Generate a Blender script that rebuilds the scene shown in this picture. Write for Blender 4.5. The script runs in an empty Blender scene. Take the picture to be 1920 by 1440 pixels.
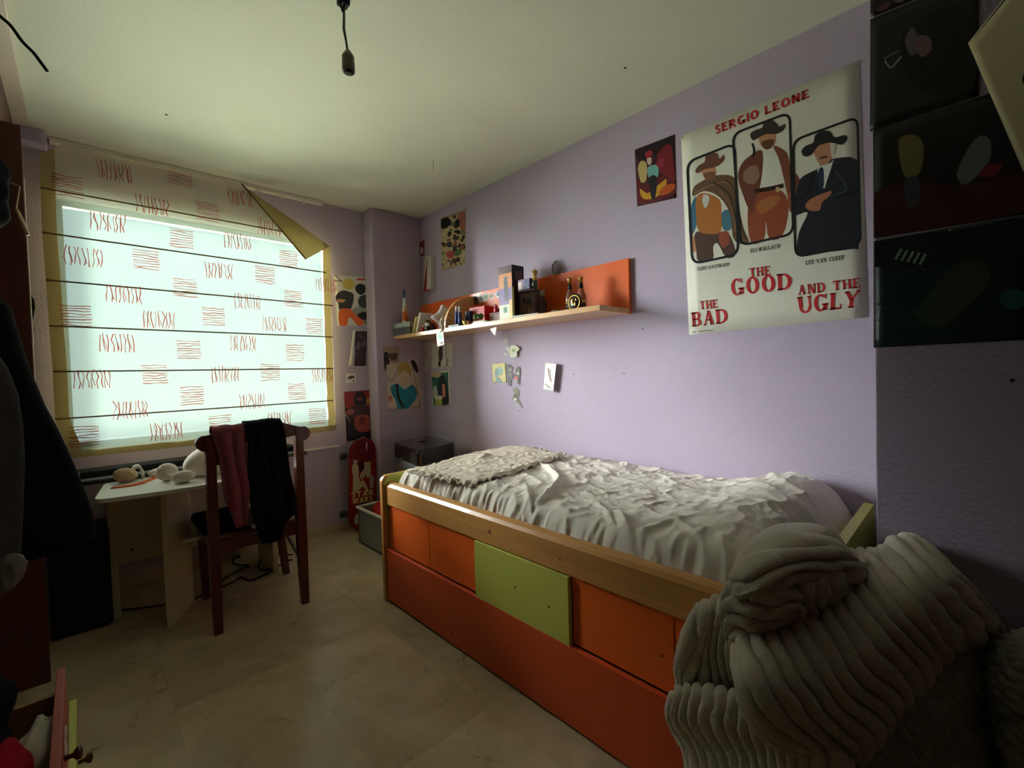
import bpy, bmesh, math, random
import numpy as np
from mathutils import Vector, Matrix, Euler
random.seed(7)
rng = np.random.default_rng(11)
PI = math.pi
SC = bpy.context.scene
COL = SC.collection

# ------------------------------------------------------------------ camera
# room frame: long lavender wall x = 0, window wall y = 0, floor z = 0, metres
CAM = np.array([-2.125, -3.46, 1.19])
FPX = 852.41                                  # focal length in pixels of a 1920-wide frame
YAW, PITCH, ROLL = .7605415, .0265867, -.0277253
cf = np.array([math.sin(YAW)*math.cos(PITCH), math.cos(YAW)*math.cos(PITCH), -math.sin(PITCH)])
r0 = np.array([math.cos(YAW), -math.sin(YAW), 0.0]); u0 = np.cross(r0, cf)
cr = math.cos(ROLL)*r0 + math.sin(ROLL)*u0
cu = -math.sin(ROLL)*r0 + math.cos(ROLL)*u0
cam = bpy.data.cameras.new('camera'); camo = bpy.data.objects.new('camera', cam); COL.objects.link(camo)
cam.sensor_width = 36.0; cam.lens = FPX/1920*36.0; cam.clip_start = .03
mw = Matrix.Identity(4)
for i in range(3):
    mw[i][0] = cr[i]; mw[i][1] = cu[i]; mw[i][2] = -cf[i]; mw[i][3] = CAM[i]
camo.matrix_world = mw
SC.camera = camo

# ------------------------------------------------------------------ daylight, exposure
w = bpy.data.worlds.new('world'); SC.world = w; w.use_nodes = True
nt = w.node_tree; nt.nodes.clear()
wo = nt.nodes.new('ShaderNodeOutputWorld'); bg = nt.nodes.new('ShaderNodeBackground')
tc = nt.nodes.new('ShaderNodeTexCoord'); sx = nt.nodes.new('ShaderNodeSeparateXYZ'); rp = nt.nodes.new('ShaderNodeValToRGB')
mp = nt.nodes.new('ShaderNodeMapRange'); mp.inputs[1].default_value = -1; mp.inputs[2].default_value = 1
nt.links.new(tc.outputs['Generated'], sx.inputs[0]); nt.links.new(sx.outputs[2], mp.inputs[0]); nt.links.new(mp.outputs[0], rp.inputs[0])
e = rp.color_ramp.elements
# pale clear sky, with the sunlit street below several times brighter
e[0].position = .0; e[0].color = (.90, .96, .74, 1)
e[1].position = 1.0; e[1].color = (.026, .036, .040, 1)
for ps_, c_ in ((.36, (.90, .96, .74, 1)), (.45, (.024, .030, .029, 1)), (.57, (.018, .026, .028, 1))):
    m_ = rp.color_ramp.elements.new(ps_); m_.color = c_
nt.links.new(rp.outputs[0], bg.inputs[0]); bg.inputs[1].default_value = 19.0
nt.links.new(bg.outputs[0], wo.inputs[0])
pl = bpy.data.lights.new('window_daylight', 'AREA'); pl.shape = 'RECTANGLE'; pl.size = 1.48; pl.size_y = 1.36
pl.cycles.is_portal = True
plo = bpy.data.objects.new('window_daylight', pl); COL.objects.link(plo)
plo.location = (-1.455, .13, 1.52); plo.rotation_euler = (-PI/2, 0, 0)
su = bpy.data.lights.new('added_fill_sun', 'SUN'); su.energy = 140.0; su.angle = math.radians(88); su.color = (.95, 1.0, .95)  # very broad directional light, added to brighten the long wall, shelf and bed
suo = bpy.data.objects.new('added_fill_sun', su); COL.objects.link(suo)
suo.rotation_euler = Vector((.85, -.34, -.42)).to_track_quat('-Z', 'Y').to_euler()
vs = SC.view_settings
vs.view_transform = 'Standard'; vs.look = 'None'; vs.gamma = 1.0; vs.use_curve_mapping = False
vs.exposure = 0.22
SC.cycles.use_denoising = True
SC.cycles.max_bounces = 10; SC.cycles.diffuse_bounces = 7; SC.cycles.transparent_max_bounces = 8
SC.cycles.transmission_bounces = 6
SC.cycles.sample_clamp_indirect = 12.0

# ------------------------------------------------------------------ sight lines: a pixel of the photograph on a known plane
def ray(x, y): return cf + (x-960)/FPX*cr - (y-720)/FPX*cu
def onx(x, y, X): d = ray(x, y); return CAM + d*((X-CAM[0])/d[0])
def ony(x, y, Y): d = ray(x, y); return CAM + d*((Y-CAM[1])/d[1])
def onz(x, y, Z): d = ray(x, y); return CAM + d*((Z-CAM[2])/d[2])

# ------------------------------------------------------------------ colours and materials
def lin(c):
    c = c/255.0
    return c/12.92 if c <= .04045 else ((c+.055)/1.055)**2.4
def rgb(r, g, b): return (lin(r), lin(g), lin(b), 1.0)
MATS = {}
def mat(name, col, rough=.6, bump=0.0, bscale=200.0, metal=0.0, var=0.0, vscale=3.0, var_col=None, spec=.4, coat=0.0, sheen=0.0, bdist=.002, detail=3.0, rand=0.0, trans=0.0, coords='Object'):
    m = bpy.data.materials.new(name); m.use_nodes = True
    t = m.node_tree; b = t.nodes['Principled BSDF']
    b.inputs['Base Color'].default_value = col
    b.inputs['Roughness'].default_value = rough; b.inputs['Metallic'].default_value = metal
    b.inputs['Specular IOR Level'].default_value = spec
    b.inputs['Coat Weight'].default_value = coat; b.inputs['Sheen Weight'].default_value = sheen
    b.inputs['Transmission Weight'].default_value = trans
    tcn = t.nodes.new('ShaderNodeTexCoord')
    if bump:
        n = t.nodes.new('ShaderNodeTexNoise'); n.inputs['Scale'].default_value = bscale; n.inputs['Detail'].default_value = detail
        bp = t.nodes.new('ShaderNodeBump'); bp.inputs['Strength'].default_value = bump; bp.inputs['Distance'].default_value = bdist
        t.links.new(tcn.outputs[coords], n.inputs['Vector']); t.links.new(n.outputs[0], bp.inputs['Height']); t.links.new(bp.outputs[0], b.inputs['Normal'])
    if var:
        n = t.nodes.new('ShaderNodeTexNoise'); n.inputs['Scale'].default_value = vscale; n.inputs['Detail'].default_value = 6
        rm = t.nodes.new('ShaderNodeMapRange'); rm.inputs[1].default_value = .35; rm.inputs[2].default_value = .65
        mx = t.nodes.new('ShaderNodeMix'); mx.data_type = 'RGBA'
        mx.inputs[6].default_value = col; mx.inputs[7].default_value = var_col or tuple(c*(1-var) for c in col[:3])+(1,)
        t.links.new(tcn.outputs[coords], n.inputs['Vector']); t.links.new(n.outputs[0], rm.inputs[0]); t.links.new(rm.outputs[0], mx.inputs[0])
        t.links.new(mx.outputs[2], b.inputs['Base Color'])
    MATS[name] = m
    return m
def wood(name, c1, c2, scale=(3, 40, 40), rough=.4, axis_rot=(0, 0, 0), coat=.15):
    m = mat(name, c1, rough, coat=coat); t = m.node_tree; b = t.nodes['Principled BSDF']
    tcn = t.nodes.new('ShaderNodeTexCoord'); mpn = t.nodes.new('ShaderNodeMapping'); mpn.inputs['Scale'].default_value = scale
    n = t.nodes.new('ShaderNodeTexNoise'); n.inputs['Scale'].default_value = 1.0; n.inputs['Detail'].default_value = 5; n.inputs['Distortion'].default_value = .6
    rm = t.nodes.new('ShaderNodeMapRange'); rm.inputs[1].default_value = .3; rm.inputs[2].default_value = .7
    mx = t.nodes.new('ShaderNodeMix'); mx.data_type = 'RGBA'; mx.inputs[6].default_value = c1; mx.inputs[7].default_value = c2
    t.links.new(tcn.outputs['Object'], mpn.inputs[0]); t.links.new(mpn.outputs[0], n.inputs['Vector']); t.links.new(n.outputs[0], rm.inputs[0])
    t.links.new(rm.outputs[0], mx.inputs[0]); t.links.new(mx.outputs[2], b.inputs['Base Color'])
    return m

def wall_paint(name, col, bscale=95, strength=.55):
    m = mat(name, col, .75, spec=.25); t = m.node_tree; b = t.nodes['Principled BSDF']
    g = t.nodes.new('ShaderNodeNewGeometry')
    n = t.nodes.new('ShaderNodeTexNoise'); n.inputs['Scale'].default_value = bscale; n.inputs['Detail'].default_value = 2.5
    bp = t.nodes.new('ShaderNodeBump'); bp.inputs['Strength'].default_value = strength; bp.inputs['Distance'].default_value = .004
    t.links.new(g.outputs['Position'], n.inputs['Vector']); t.links.new(n.outputs[0], bp.inputs['Height']); t.links.new(bp.outputs[0], b.inputs['Normal'])
    n2 = t.nodes.new('ShaderNodeTexNoise'); n2.inputs['Scale'].default_value = 1.7; n2.inputs['Detail'].default_value = 5
    rm = t.nodes.new('ShaderNodeMapRange'); rm.inputs[1].default_value = .3; rm.inputs[2].default_value = .75
    mx = t.nodes.new('ShaderNodeMix'); mx.data_type = 'RGBA'; mx.inputs[6].default_value = col; mx.inputs[7].default_value = (col[0]*.93, col[1]*.92, col[2]*.93, 1)
    t.links.new(g.outputs['Position'], n2.inputs['Vector']); t.links.new(n2.outputs[0], rm.inputs[0]); t.links.new(rm.outputs[0], mx.inputs[0]); t.links.new(mx.outputs[2], b.inputs['Base Color'])
    return m
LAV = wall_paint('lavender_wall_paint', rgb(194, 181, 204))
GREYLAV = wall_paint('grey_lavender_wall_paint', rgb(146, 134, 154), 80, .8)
CEIL = wall_paint('ceiling_paint', rgb(226, 228, 208), 70, .35)
WHITEP = mat('white_lacquer', rgb(232, 230, 222), .4)
CREAM = mat('cream_board', rgb(226, 214, 190), .5)
BLACK = mat('black_plastic', rgb(22, 22, 24), .3, coat=.3)
BLACKM = mat('black_matte', rgb(16, 16, 17), .8)
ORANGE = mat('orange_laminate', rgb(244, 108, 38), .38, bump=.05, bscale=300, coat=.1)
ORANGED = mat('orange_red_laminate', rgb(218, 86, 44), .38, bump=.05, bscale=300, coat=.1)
GREENL = mat('lime_laminate', rgb(204, 208, 98), .4, bump=.05, bscale=300, coat=.1)
BEECH = wood('beech_wood', rgb(222, 166, 98), rgb(204, 146, 82), (40, 2.5, 40), .33, coat=.3)
BEECHX = wood('pale_shelf_wood', rgb(222, 178, 118), rgb(204, 156, 98), (40, 2.5, 40), .35, coat=.3)
DARKW = wood('dark_chair_wood', rgb(92, 38, 26), rgb(64, 24, 18), (30, 30, 3), .3, coat=.3)
BROWNW = wood('red_brown_veneer', rgb(96, 50, 32), rgb(76, 36, 24), (20, 20, 2), .45)
TANW = wood('drawer_wood', rgb(178, 130, 80), rgb(156, 108, 62), (30, 3, 30), .5)
PALETRIM = mat('pale_trim', rgb(206, 190, 172), .5)
METAL = mat('grey_metal', rgb(150, 150, 152), .35, metal=.9)
GOLD = mat('gold_foil', rgb(206, 160, 84), .3, metal=.8)
GLASSB = mat('clear_bottle_glass', rgb(225, 225, 220), .05, trans=.9)
RED = mat('red_card', rgb(196, 30, 40), .45)
SHEET = mat('white_cotton', rgb(222, 216, 206), .9, bump=.25, bscale=900, bdist=.0006, sheen=.1, spec=.15)
PLUSH = mat('white_plush', rgb(226, 220, 206), .95, bump=.6, bscale=220, bdist=.003, sheen=.3, spec=.1)
BLACKCLOTH = mat('black_cloth', rgb(18, 18, 21), .95, bump=.4, bscale=500, spec=.1)
GREYCLOTH = mat('grey_cloth', rgb(66, 64, 64), .95, bump=.4, bscale=400, spec=.1)
MAROON = mat('maroon_cloth', rgb(126, 66, 72), .95, bump=.4, bscale=500, spec=.1)
PAPER = mat('white_paper', rgb(228, 226, 218), .6)
FLEECE = mat('taupe_fleece', rgb(226, 217, 206), .95, bump=.7, bscale=420, bdist=.004, sheen=.5, spec=.08, var=.12, vscale=9)
SHERPA = mat('grey_green_sherpa', rgb(160, 160, 152), .98, bump=.5, bscale=260, bdist=.003, sheen=.3, spec=.05)

def attr_paint(name, rough=.5):
    m = bpy.data.materials.new(name); m.use_nodes = True; t = m.node_tree; b = t.nodes['Principled BSDF']
    a = t.nodes.new('ShaderNodeVertexColor'); a.layer_name = 'ink'
    t.links.new(a.outputs['Color'], b.inputs['Base Color']); b.inputs['Roughness'].default_value = rough; b.inputs['Specular IOR Level'].default_value = .35
    return m
INK = attr_paint('printed_ink', .45)
INKM = attr_paint('printed_ink_matte', .75)

# ------------------------------------------------------------------ mesh building
class MB:
    def __init__(s): s.v = []; s.f = []; s.c = []; s.sm = []
    def add(s, verts, faces, col=None, smooth=False):
        o = len(s.v); s.v += [tuple(map(float, p)) for p in verts]
        for f in faces: s.f.append(tuple(i+o for i in f)); s.c.append(col or (1, 1, 1, 1)); s.sm.append(smooth)
        return s
    def box(s, x0, x1, y0, y1, z0, z1, col=None, b=0.0):
        if b:
            bm = bmesh.new(); bmesh.ops.create_cube(bm, size=1)
            for v in bm.verts: v.co = Vector(((x0+x1)/2+v.co.x*(x1-x0), (y0+y1)/2+v.co.y*(y1-y0), (z0+z1)/2+v.co.z*(z1-z0)))
            bmesh.ops.bevel(bm, geom=bm.edges[:], offset=b, segments=3 if b > .006 else 2, affect='EDGES', profile=.5)
            return s.bm(bm, col)
        v = [(x, y, z) for z in (z0, z1) for y in (y0, y1) for x in (x0, x1)]
        return s.add(v, [(0, 2, 3, 1), (4, 5, 7, 6), (0, 1, 5, 4), (2, 6, 7, 3), (0, 4, 6, 2), (1, 3, 7, 5)], col)
    def bm(s, bm, col=None, smooth=False):
        bm.verts.index_update()
        s.add([v.co[:] for v in bm.verts], [[v.index for v in f.verts] for f in bm.faces], col, smooth); bm.free(); return s
    def prism(s, poly, axis, a, b_, col=None, bevel=0.0):
        # poly: 2-D outline in the two other axes, extruded along axis from a to b_
        def P(p, t): return {'x': (t, p[0], p[1]), 'y': (p[0], t, p[1]), 'z': (p[0], p[1], t)}[axis]
        n = len(poly); v = [P(p, a) for p in poly]+[P(p, b_) for p in poly]
        f = [tuple(range(n))[::-1], tuple(range(n, 2*n))]+[(i, (i+1) % n, n+(i+1) % n, n+i) for i in range(n)]
        if bevel:
            bm = bmesh.new(); vs_ = [bm.verts.new(p) for p in v]
            for q in f: bm.faces.new([vs_[i] for i in q])
            bmesh.ops.recalc_face_normals(bm, faces=bm.faces[:])
            es = [e_ for e_ in bm.edges if len(e_.link_faces) == 2 and any(len(fc.verts) == n and n > 4 or fc in list(bm.faces)[:2] for fc in e_.link_faces)]
            bmesh.ops.bevel(bm, geom=es, offset=bevel, segments=2, affect='EDGES', profile=.5)
            return s.bm(bm, col)
        return s.add(v, f, col)
    def tube(s, pts, r, n=8, col=None, cap=True):
        pts = [Vector(p) for p in pts]; rs = r if hasattr(r, '__len__') else [r]*len(pts)
        V = []; F = []; prev = None
        for i, p in enumerate(pts):
            d = (pts[min(i+1, len(pts)-1)]-pts[max(i-1, 0)]).normalized()
            if prev is None:
                a = d.orthogonal().normalized()
            else:
                a = prev-d*prev.dot(d)
                a = a.normalized() if a.length > 1e-6 else d.orthogonal().normalized()
            prev = a; b2 = d.cross(a)
            for k in range(n):
                t = 2*PI*k/n; V.append(p+(a*math.cos(t)+b2*math.sin(t))*rs[i])
        for i in range(len(pts)-1):
            for k in range(n): F.append((i*n+k, i*n+(k+1) % n, (i+1)*n+(k+1) % n, (i+1)*n+k))
        if cap: F += [tuple(range(n))[::-1], tuple(range((len(pts)-1)*n, len(pts)*n))]
        return s.add(V, F, col, True)
    def lathe(s, c, prof, n=20, col=None, axis='z'):
        V = []; F = []
        for (r, h) in prof:
            for k in range(n):
                t = 2*PI*k/n; q = (r*math.cos(t), r*math.sin(t), h)
                q = {'z': q, 'x': (q[2], q[0], q[1]), 'y': (q[0], q[2], q[1])}[axis]
                V.append((c[0]+q[0], c[1]+q[1], c[2]+q[2]))
        for i in range(len(prof)-1):
            for k in range(n): F.append((i*n+k, i*n+(k+1) % n, (i+1)*n+(k+1) % n, (i+1)*n+k))
        F += [tuple(range(n))[::-1], tuple(range((len(prof)-1)*n, len(prof)*n))]
        return s.add(V, F, col, True)
    def blob(s, c, rad, rot=(0, 0, 0), n=2, col=None, noise=0.0):
        bm = bmesh.new(); bmesh.ops.create_icosphere(bm, subdivisions=n+1, radius=1)
        R_ = Euler(rot).to_matrix()
        for v in bm.verts:
            k = 1+noise*math.sin(v.co.x*7+c[0]*90)*math.sin(v.co.y*6+1)*math.sin(v.co.z*8+2)
            v.co = R_ @ Vector((v.co.x*rad[0]*k, v.co.y*rad[1]*k, v.co.z*rad[2]*k))+Vector(c)
        return s.bm(bm, col, True)
    def grid(s, P, col=None, flip=False, mask=None):
        # P: numpy array (nv, nu, 3)
        nv, nu = P.shape[:2]; F = []
        for j in range(nv-1):
            for i in range(nu-1):
                if mask is not None and not (mask[j, i] and mask[j, i+1] and mask[j+1, i] and mask[j+1, i+1]): continue
                q = (j*nu+i, j*nu+i+1, (j+1)*nu+i+1, (j+1)*nu+i); F.append(q[::-1] if flip else q)
        return s.add(P.reshape(-1, 3), F, col, True)
    def build(s, name, m, parent=None, loc=None, ink=False):
        org = np.array(ORG.get(parent.name, (0, 0, 0)) if parent else (loc if loc is not None else (0, 0, 0)), float)
        me = bpy.data.meshes.new(name)
        V = np.array(s.v, float)-org
        me.from_pydata(V.tolist(), [], s.f)
        me.polygons.foreach_set('use_smooth', s.sm)
        if ink:
            at = me.attributes.new('ink', 'FLOAT_COLOR', 'CORNER')
            cols = np.repeat(np.array(s.c, float), [len(f) for f in s.f], axis=0)
            at.data.foreach_set('color', cols.ravel())
        if m: me.materials.append(m)
        me.update()
        o = bpy.data.objects.new(name, me); COL.objects.link(o)
        if parent: o.parent = parent; ORG[o.name] = tuple(org)
        else: o.location = org; ORG[o.name] = tuple(org)
        return o
ORG = {}
def thing(name, label, cat, loc=(0, 0, 0), group=None):
    o = bpy.data.objects.new(name, None); COL.objects.link(o); o.empty_display_size = .05
    o.location = tuple(map(float, loc)); ORG[o.name] = tuple(map(float, loc))
    return tag(o, label, cat, group)
def tag(o, label, cat, group=None):
    o['label'] = label; o['category'] = cat
    if group: o['group'] = group
    return o
def struct(o): o['kind'] = 'structure'; return o
def solid(o, th, off=0.0):
    md = o.modifiers.new('thickness', 'SOLIDIFY'); md.thickness = th; md.offset = off; return o
def lerp(a, b, t): return a+(b-a)*t

# numpy value noise
_LAT = rng.random(65536)
def vnoise(P):
    P = np.asarray(P, float); I = np.floor(P).astype(np.int64); Fr = P-I; U = Fr*Fr*(3-2*Fr)
    def h(x, y, z): return _LAT[((x*73856093) ^ (y*19349663) ^ (z*83492791)) & 65535]
    x, y, z = I[..., 0], I[..., 1], I[..., 2]; r_ = 0
    for dx in (0, 1):
        for dy in (0, 1):
            for dz in (0, 1):
                wgt = (U[..., 0] if dx else 1-U[..., 0])*(U[..., 1] if dy else 1-U[..., 1])*(U[..., 2] if dz else 1-U[..., 2])
                r_ = r_+wgt*h(x+dx, y+dy, z+dz)
    return r_*2-1
def fbm(P, o=4):
    a = 1.0; s_ = 0; P = np.asarray(P, float)
    for k in range(o): s_ = s_+a*vnoise(P*(2**k)+k*17.3); a *= .5
    return s_
def worley(P):
    # distance to the nearest feature point, 2-D lattice
    I = np.floor(P).astype(np.int64); best = np.full(P.shape[:-1], 9.0)
    for dx in (-1, 0, 1):
        for dy in (-1, 0, 1):
            x = I[..., 0]+dx; y = I[..., 1]+dy
            hx = _LAT[((x*73856093) ^ (y*19349663)) & 65535]; hy = _LAT[((x*83492791) ^ (y*49979687)) & 65535]
            best = np.minimum(best, np.hypot(x+hx-P[..., 0], y+hy-P[..., 1]))
    return best
def bspline(ctrl, nu, nv):
    # Catmull-Rom surface through a (rows, cols, 3) grid
    def cr1(A, n):
        A = np.concatenate([2*A[:1]-A[1:2], A, 2*A[-1:]-A[-2:-1]], 0); m = A.shape[0]-3
        t = np.linspace(0, m-1e-9, n); i = np.floor(t).astype(int); f = (t-i).reshape((-1,)+(1,)*(A.ndim-1))
        a, b, c, d = A[i], A[i+1], A[i+2], A[i+3]
        return .5*((2*b)+(c-a)*f+(2*a-5*b+4*c-d)*f**2+(3*b-a-3*c+d)*f**3)
    S = cr1(np.asarray(ctrl, float), nv)
    return np.swapaxes(cr1(np.swapaxes(S, 0, 1), nu), 0, 1)
def smooth_poly(pts, n=4, closed=True):
    p = np.array(pts, float); N = len(p); out = []
    for i in range(N if closed else N-1):
        g = (lambda k: p[k % N]) if closed else (lambda k: p[min(max(k, 0), N-1)])
        a, b, c, d = g(i-1), g(i), g(i+1), g(i+2)
        for k in range(n):
            t = k/n; out.append(.5*((2*b)+(c-a)*t+(2*a-5*b+4*c-d)*t*t+(3*b-a-3*c+d)*t**3))
    if not closed: out.append(p[-1])
    return [tuple(q) for q in out]

# ------------------------------------------------------------------ room shell
XL, YB, H = -2.9, -4.35, 2.5
JX, JY = -.40, -3.225
WX0, WX1, WZ0, WZ1 = -2.19, -.71, .83, 2.20
wm = MB(); T = .11
wm.box(XL-.1, WX0, 0, T, -.1, H+.1); wm.box(WX1, .15, 0, T, -.1, H+.1); wm.box(WX0, WX1, 0, T, -.1, WZ0); wm.box(WX0, WX1, 0, T, WZ1, H+.1)
struct(wm.build('wall_back', LAV))
struct(MB().box(0, .15, YB, 0, -.1, H+.1).build('wall_right', LAV))
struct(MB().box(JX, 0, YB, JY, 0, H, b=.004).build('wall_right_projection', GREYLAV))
struct(MB().box(-.43, 0, -.15, 0, 0, H, b=.006).build('wall_corner_pillar', LAV))
struct(MB().box(XL-.15, XL, YB, 0, -.1, H+.1).build('wall_left', BROWNW))
struct(MB().box(XL-.1, .15, YB-.15, YB, -.1, H+.1).build('wall_front', BROWNW))
struct(MB().box(XL-.1, .15, YB-.1, .11, H, H+.15).build('ceiling', CEIL))

# floor: slab and marble tiles
tile_m = mat('cream_marble_tile', rgb(196, 180, 150), .3, spec=.4)
t = tile_m.node_tree; b = t.nodes['Principled BSDF']
oi = t.nodes.new('ShaderNodeObjectInfo'); g = t.nodes.new('ShaderNodeNewGeometry'); vm = t.nodes.new('ShaderNodeVectorMath'); vm.operation = 'ADD'
sc_ = t.nodes.new('ShaderNodeVectorMath'); sc_.operation = 'SCALE'; sc_.inputs['Scale'].default_value = 31.0
cb = t.nodes.new('ShaderNodeCombineXYZ')
t.links.new(oi.outputs['Random'], cb.inputs[0]); t.links.new(oi.outputs['Random'], cb.inputs[1]); t.links.new(cb.outputs[0], sc_.inputs[0])
t.links.new(g.outputs['Position'], vm.inputs[0]); t.links.new(sc_.outputs[0], vm.inputs[1])
n1 = t.nodes.new('ShaderNodeTexNoise'); n1.inputs['Scale'].default_value = 5; n1.inputs['Detail'].default_value = 7; n1.inputs['Distortion'].default_value = .8
n2 = t.nodes.new('ShaderNodeTexNoise'); n2.inputs['Scale'].default_value = 2.6; n2.inputs['Detail'].default_value = 8; n2.inputs['Roughness'].default_value = .62; n2.inputs['Distortion'].default_value = 1.6
t.links.new(vm.outputs[0], n1.inputs['Vector']); t.links.new(vm.outputs[0], n2.inputs['Vector'])
r1 = t.nodes.new('ShaderNodeValToRGB'); e = r1.color_ramp.elements
e[0].position = .3; e[0].color = rgb(178, 162, 130); e[1].position = .7; e[1].color = rgb(206, 190, 158)
t.links.new(n1.outputs[0], r1.inputs[0])
# thin dark veins where the second noise crosses its middle
ab = t.nodes.new('ShaderNodeMath'); ab.operation = 'SUBTRACT'; ab.inputs[1].default_value = .5; t.links.new(n2.outputs[0], ab.inputs[0])
a2 = t.nodes.new('ShaderNodeMath'); a2.operation = 'ABSOLUTE'; t.links.new(ab.outputs[0], a2.inputs[0])
mr = t.nodes.new('ShaderNodeMapRange'); mr.inputs[1].default_value = 0.0; mr.inputs[2].default_value = .013; mr.inputs[3].default_value = .8; mr.inputs[4].default_value = 0.0
t.links.new(a2.outputs[0], mr.inputs[0])
n3 = t.nodes.new('ShaderNodeTexNoise'); n3.inputs['Scale'].default_value = 4.5; n3.inputs['Detail'].default_value = 3; t.links.new(vm.outputs[0], n3.inputs['Vector'])
mr3 = t.nodes.new('ShaderNodeMapRange'); mr3.inputs[1].default_value = .53; mr3.inputs[2].default_value = .68; t.links.new(n3.outputs[0], mr3.inputs[0])
mu = t.nodes.new('ShaderNodeMath'); mu.operation = 'MULTIPLY'; t.links.new(mr.outputs[0], mu.inputs[0]); t.links.new(mr3.outputs[0], mu.inputs[1])
mx = t.nodes.new('ShaderNodeMix'); mx.data_type = 'RGBA'; mx.inputs[7].default_value = rgb(92, 76, 48)
t.links.new(mu.outputs[0], mx.inputs[0]); t.links.new(r1.outputs[0], mx.inputs[6])
hs = t.nodes.new('ShaderNodeHueSaturation'); mrv = t.nodes.new('ShaderNodeMapRange'); mrv.inputs[3].default_value = .88; mrv.inputs[4].default_value = 1.06
t.links.new(oi.outputs['Random'], mrv.inputs[0]); t.links.new(mrv.outputs[0], hs.inputs['Value']); t.links.new(mx.outputs[2], hs.inputs['Color']); t.links.new(hs.outputs[0], b.inputs['Base Color'])
floor = struct(MB().box(XL-.1, .15, YB-.1, .11, -.1, -.004).build('floor', mat('tile_grout', rgb(150, 136, 108), .8)))
TS = .40
tile_me = None
for i in range(-6, 4):
    for j in range(-6, 7):
        x0 = -1.12+i*TS; y0 = -2.23+j*TS
        if x0+TS < XL or x0 > 0 or y0+TS < YB or y0 > 0: continue
        if tile_me is None:
            to = MB().box(.0003, TS-.0003, .0003, TS-.0003, -.008, 0).build('tile', tile_m); tile_me = to.data
        else:
            to = bpy.data.objects.new('tile', tile_me); COL.objects.link(to)
        to.parent = floor; to.location = (x0, y0, 0)

# skirting along the window wall, surface conduit, ceiling trim
struct(MB().box(-2.25, -.43, -.012, 0, 0, .06, b=.002).build('baseboard_back', mat('skirting_tile', rgb(196, 182, 160), .45)))
struct(MB().box(-1.02, -.69, -.014, 0, .650, .664, b=.002).build('trim_1', WHITEP))
struct(MB().box(-2.24, -2.09, -.014, 0, .660, .674, b=.002).build('trim_2', WHITEP))
struct(MB().box(-2.315, -2.255, -3.6, -.15, 2.482, 2.5, b=.003).build('trim_3', PALETRIM))
struct(MB().box(-2.30, -2.20, -.10, 0, 2.43, 2.5, b=.004).build('trim_4', LAV))

# window: frame, two sashes with panes, sill
win = struct(MB().box(WX0-.0, WX1, -.02, .034, WZ0-.03, WZ0, b=.004).build('window_1', mat('grey_sill_stone', rgb(150, 150, 144), .6)))
fm = mat('window_frame_grey', rgb(96, 102, 102), .4)
mb = MB(); yy0, yy1 = .035, .075
mb.box(WX0, WX0+.035, yy0, yy1, WZ0, WZ1); mb.box(WX1-.035, WX1, yy0, yy1, WZ0, WZ1); mb.box(WX0, WX1, yy0, yy1, WZ1-.035, WZ1); mb.box(WX0, WX1, yy0, yy1, WZ0, WZ0+.035)
mb.build('window_frame', fm, win)
pane = bpy.data.materials.new('window_glass'); pane.use_nodes = True; t = pane.node_tree; t.nodes.clear()
o_ = t.nodes.new('ShaderNodeOutputMaterial'); ms = t.nodes.new('ShaderNodeMixShader'); tr = t.nodes.new('ShaderNodeBsdfTransparent'); gl = t.nodes.new('ShaderNodeBsdfGlossy'); fr = t.nodes.new('ShaderNodeFresnel')
gl.inputs['Roughness'].default_value = .02; t.links.new(fr.outputs[0], ms.inputs[0]); t.links.new(tr.outputs[0], ms.inputs[1]); t.links.new(gl.outputs[0], ms.inputs[2]); t.links.new(ms.outputs[0], o_.inputs[0])
MB().box(WX0+.035, WX1-.035, .053, .057, WZ0+.035, WZ1-.035).build('pane', pane, win)

# ------------------------------------------------------------------ roman blind
BY = -.085
def fabric(name, refl, trans, tw, open_weave=0.0):
    m = bpy.data.materials.new(name); m.use_nodes = True; t = m.node_tree; t.nodes.clear()
    o = t.nodes.new('ShaderNodeOutputMaterial'); ms = t.nodes.new('ShaderNodeMixShader'); d = t.nodes.new('ShaderNodeBsdfDiffuse'); tl = t.nodes.new('ShaderNodeBsdfTranslucent')
    d.inputs[0].default_value = refl; tl.inputs[0].default_value = trans; ms.inputs[0].default_value = tw
    t.links.new(d.outputs[0], ms.inputs[1]); t.links.new(tl.outputs[0], ms.inputs[2]); t.links.new(ms.outputs[0], o.inputs[0])
    if open_weave:
        m2 = t.nodes.new('ShaderNodeMixShader'); tr = t.nodes.new('ShaderNodeBsdfTransparent'); m2.inputs[0].default_value = open_weave
        t.links.new(ms.outputs[0], m2.inputs[1]); t.links.new(tr.outputs[0], m2.inputs[2]); t.links.new(m2.outputs[0], o.inputs[0])
    return m
FAB = fabric('blind_cotton', rgb(224, 212, 160), rgb(204, 234, 222), .27, .55)
HEM = fabric('blind_hem', rgb(176, 160, 112), rgb(168, 146, 84), .14)
PRINT = fabric('blind_print', rgb(150, 66, 46), rgb(170, 78, 54), .22)
BATT = fabric('blind_batten_tunnel', rgb(124, 108, 70), rgb(120, 100, 60), .1)
def bl(x, y, Y=BY): q = ony(x, y, Y); return (q[0], q[2])
blind = thing('roman_blind', 'cream roman blind with red scribble print, one upper corner folded down, over the window', 'blind', (-1.45, BY, .80))
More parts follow.
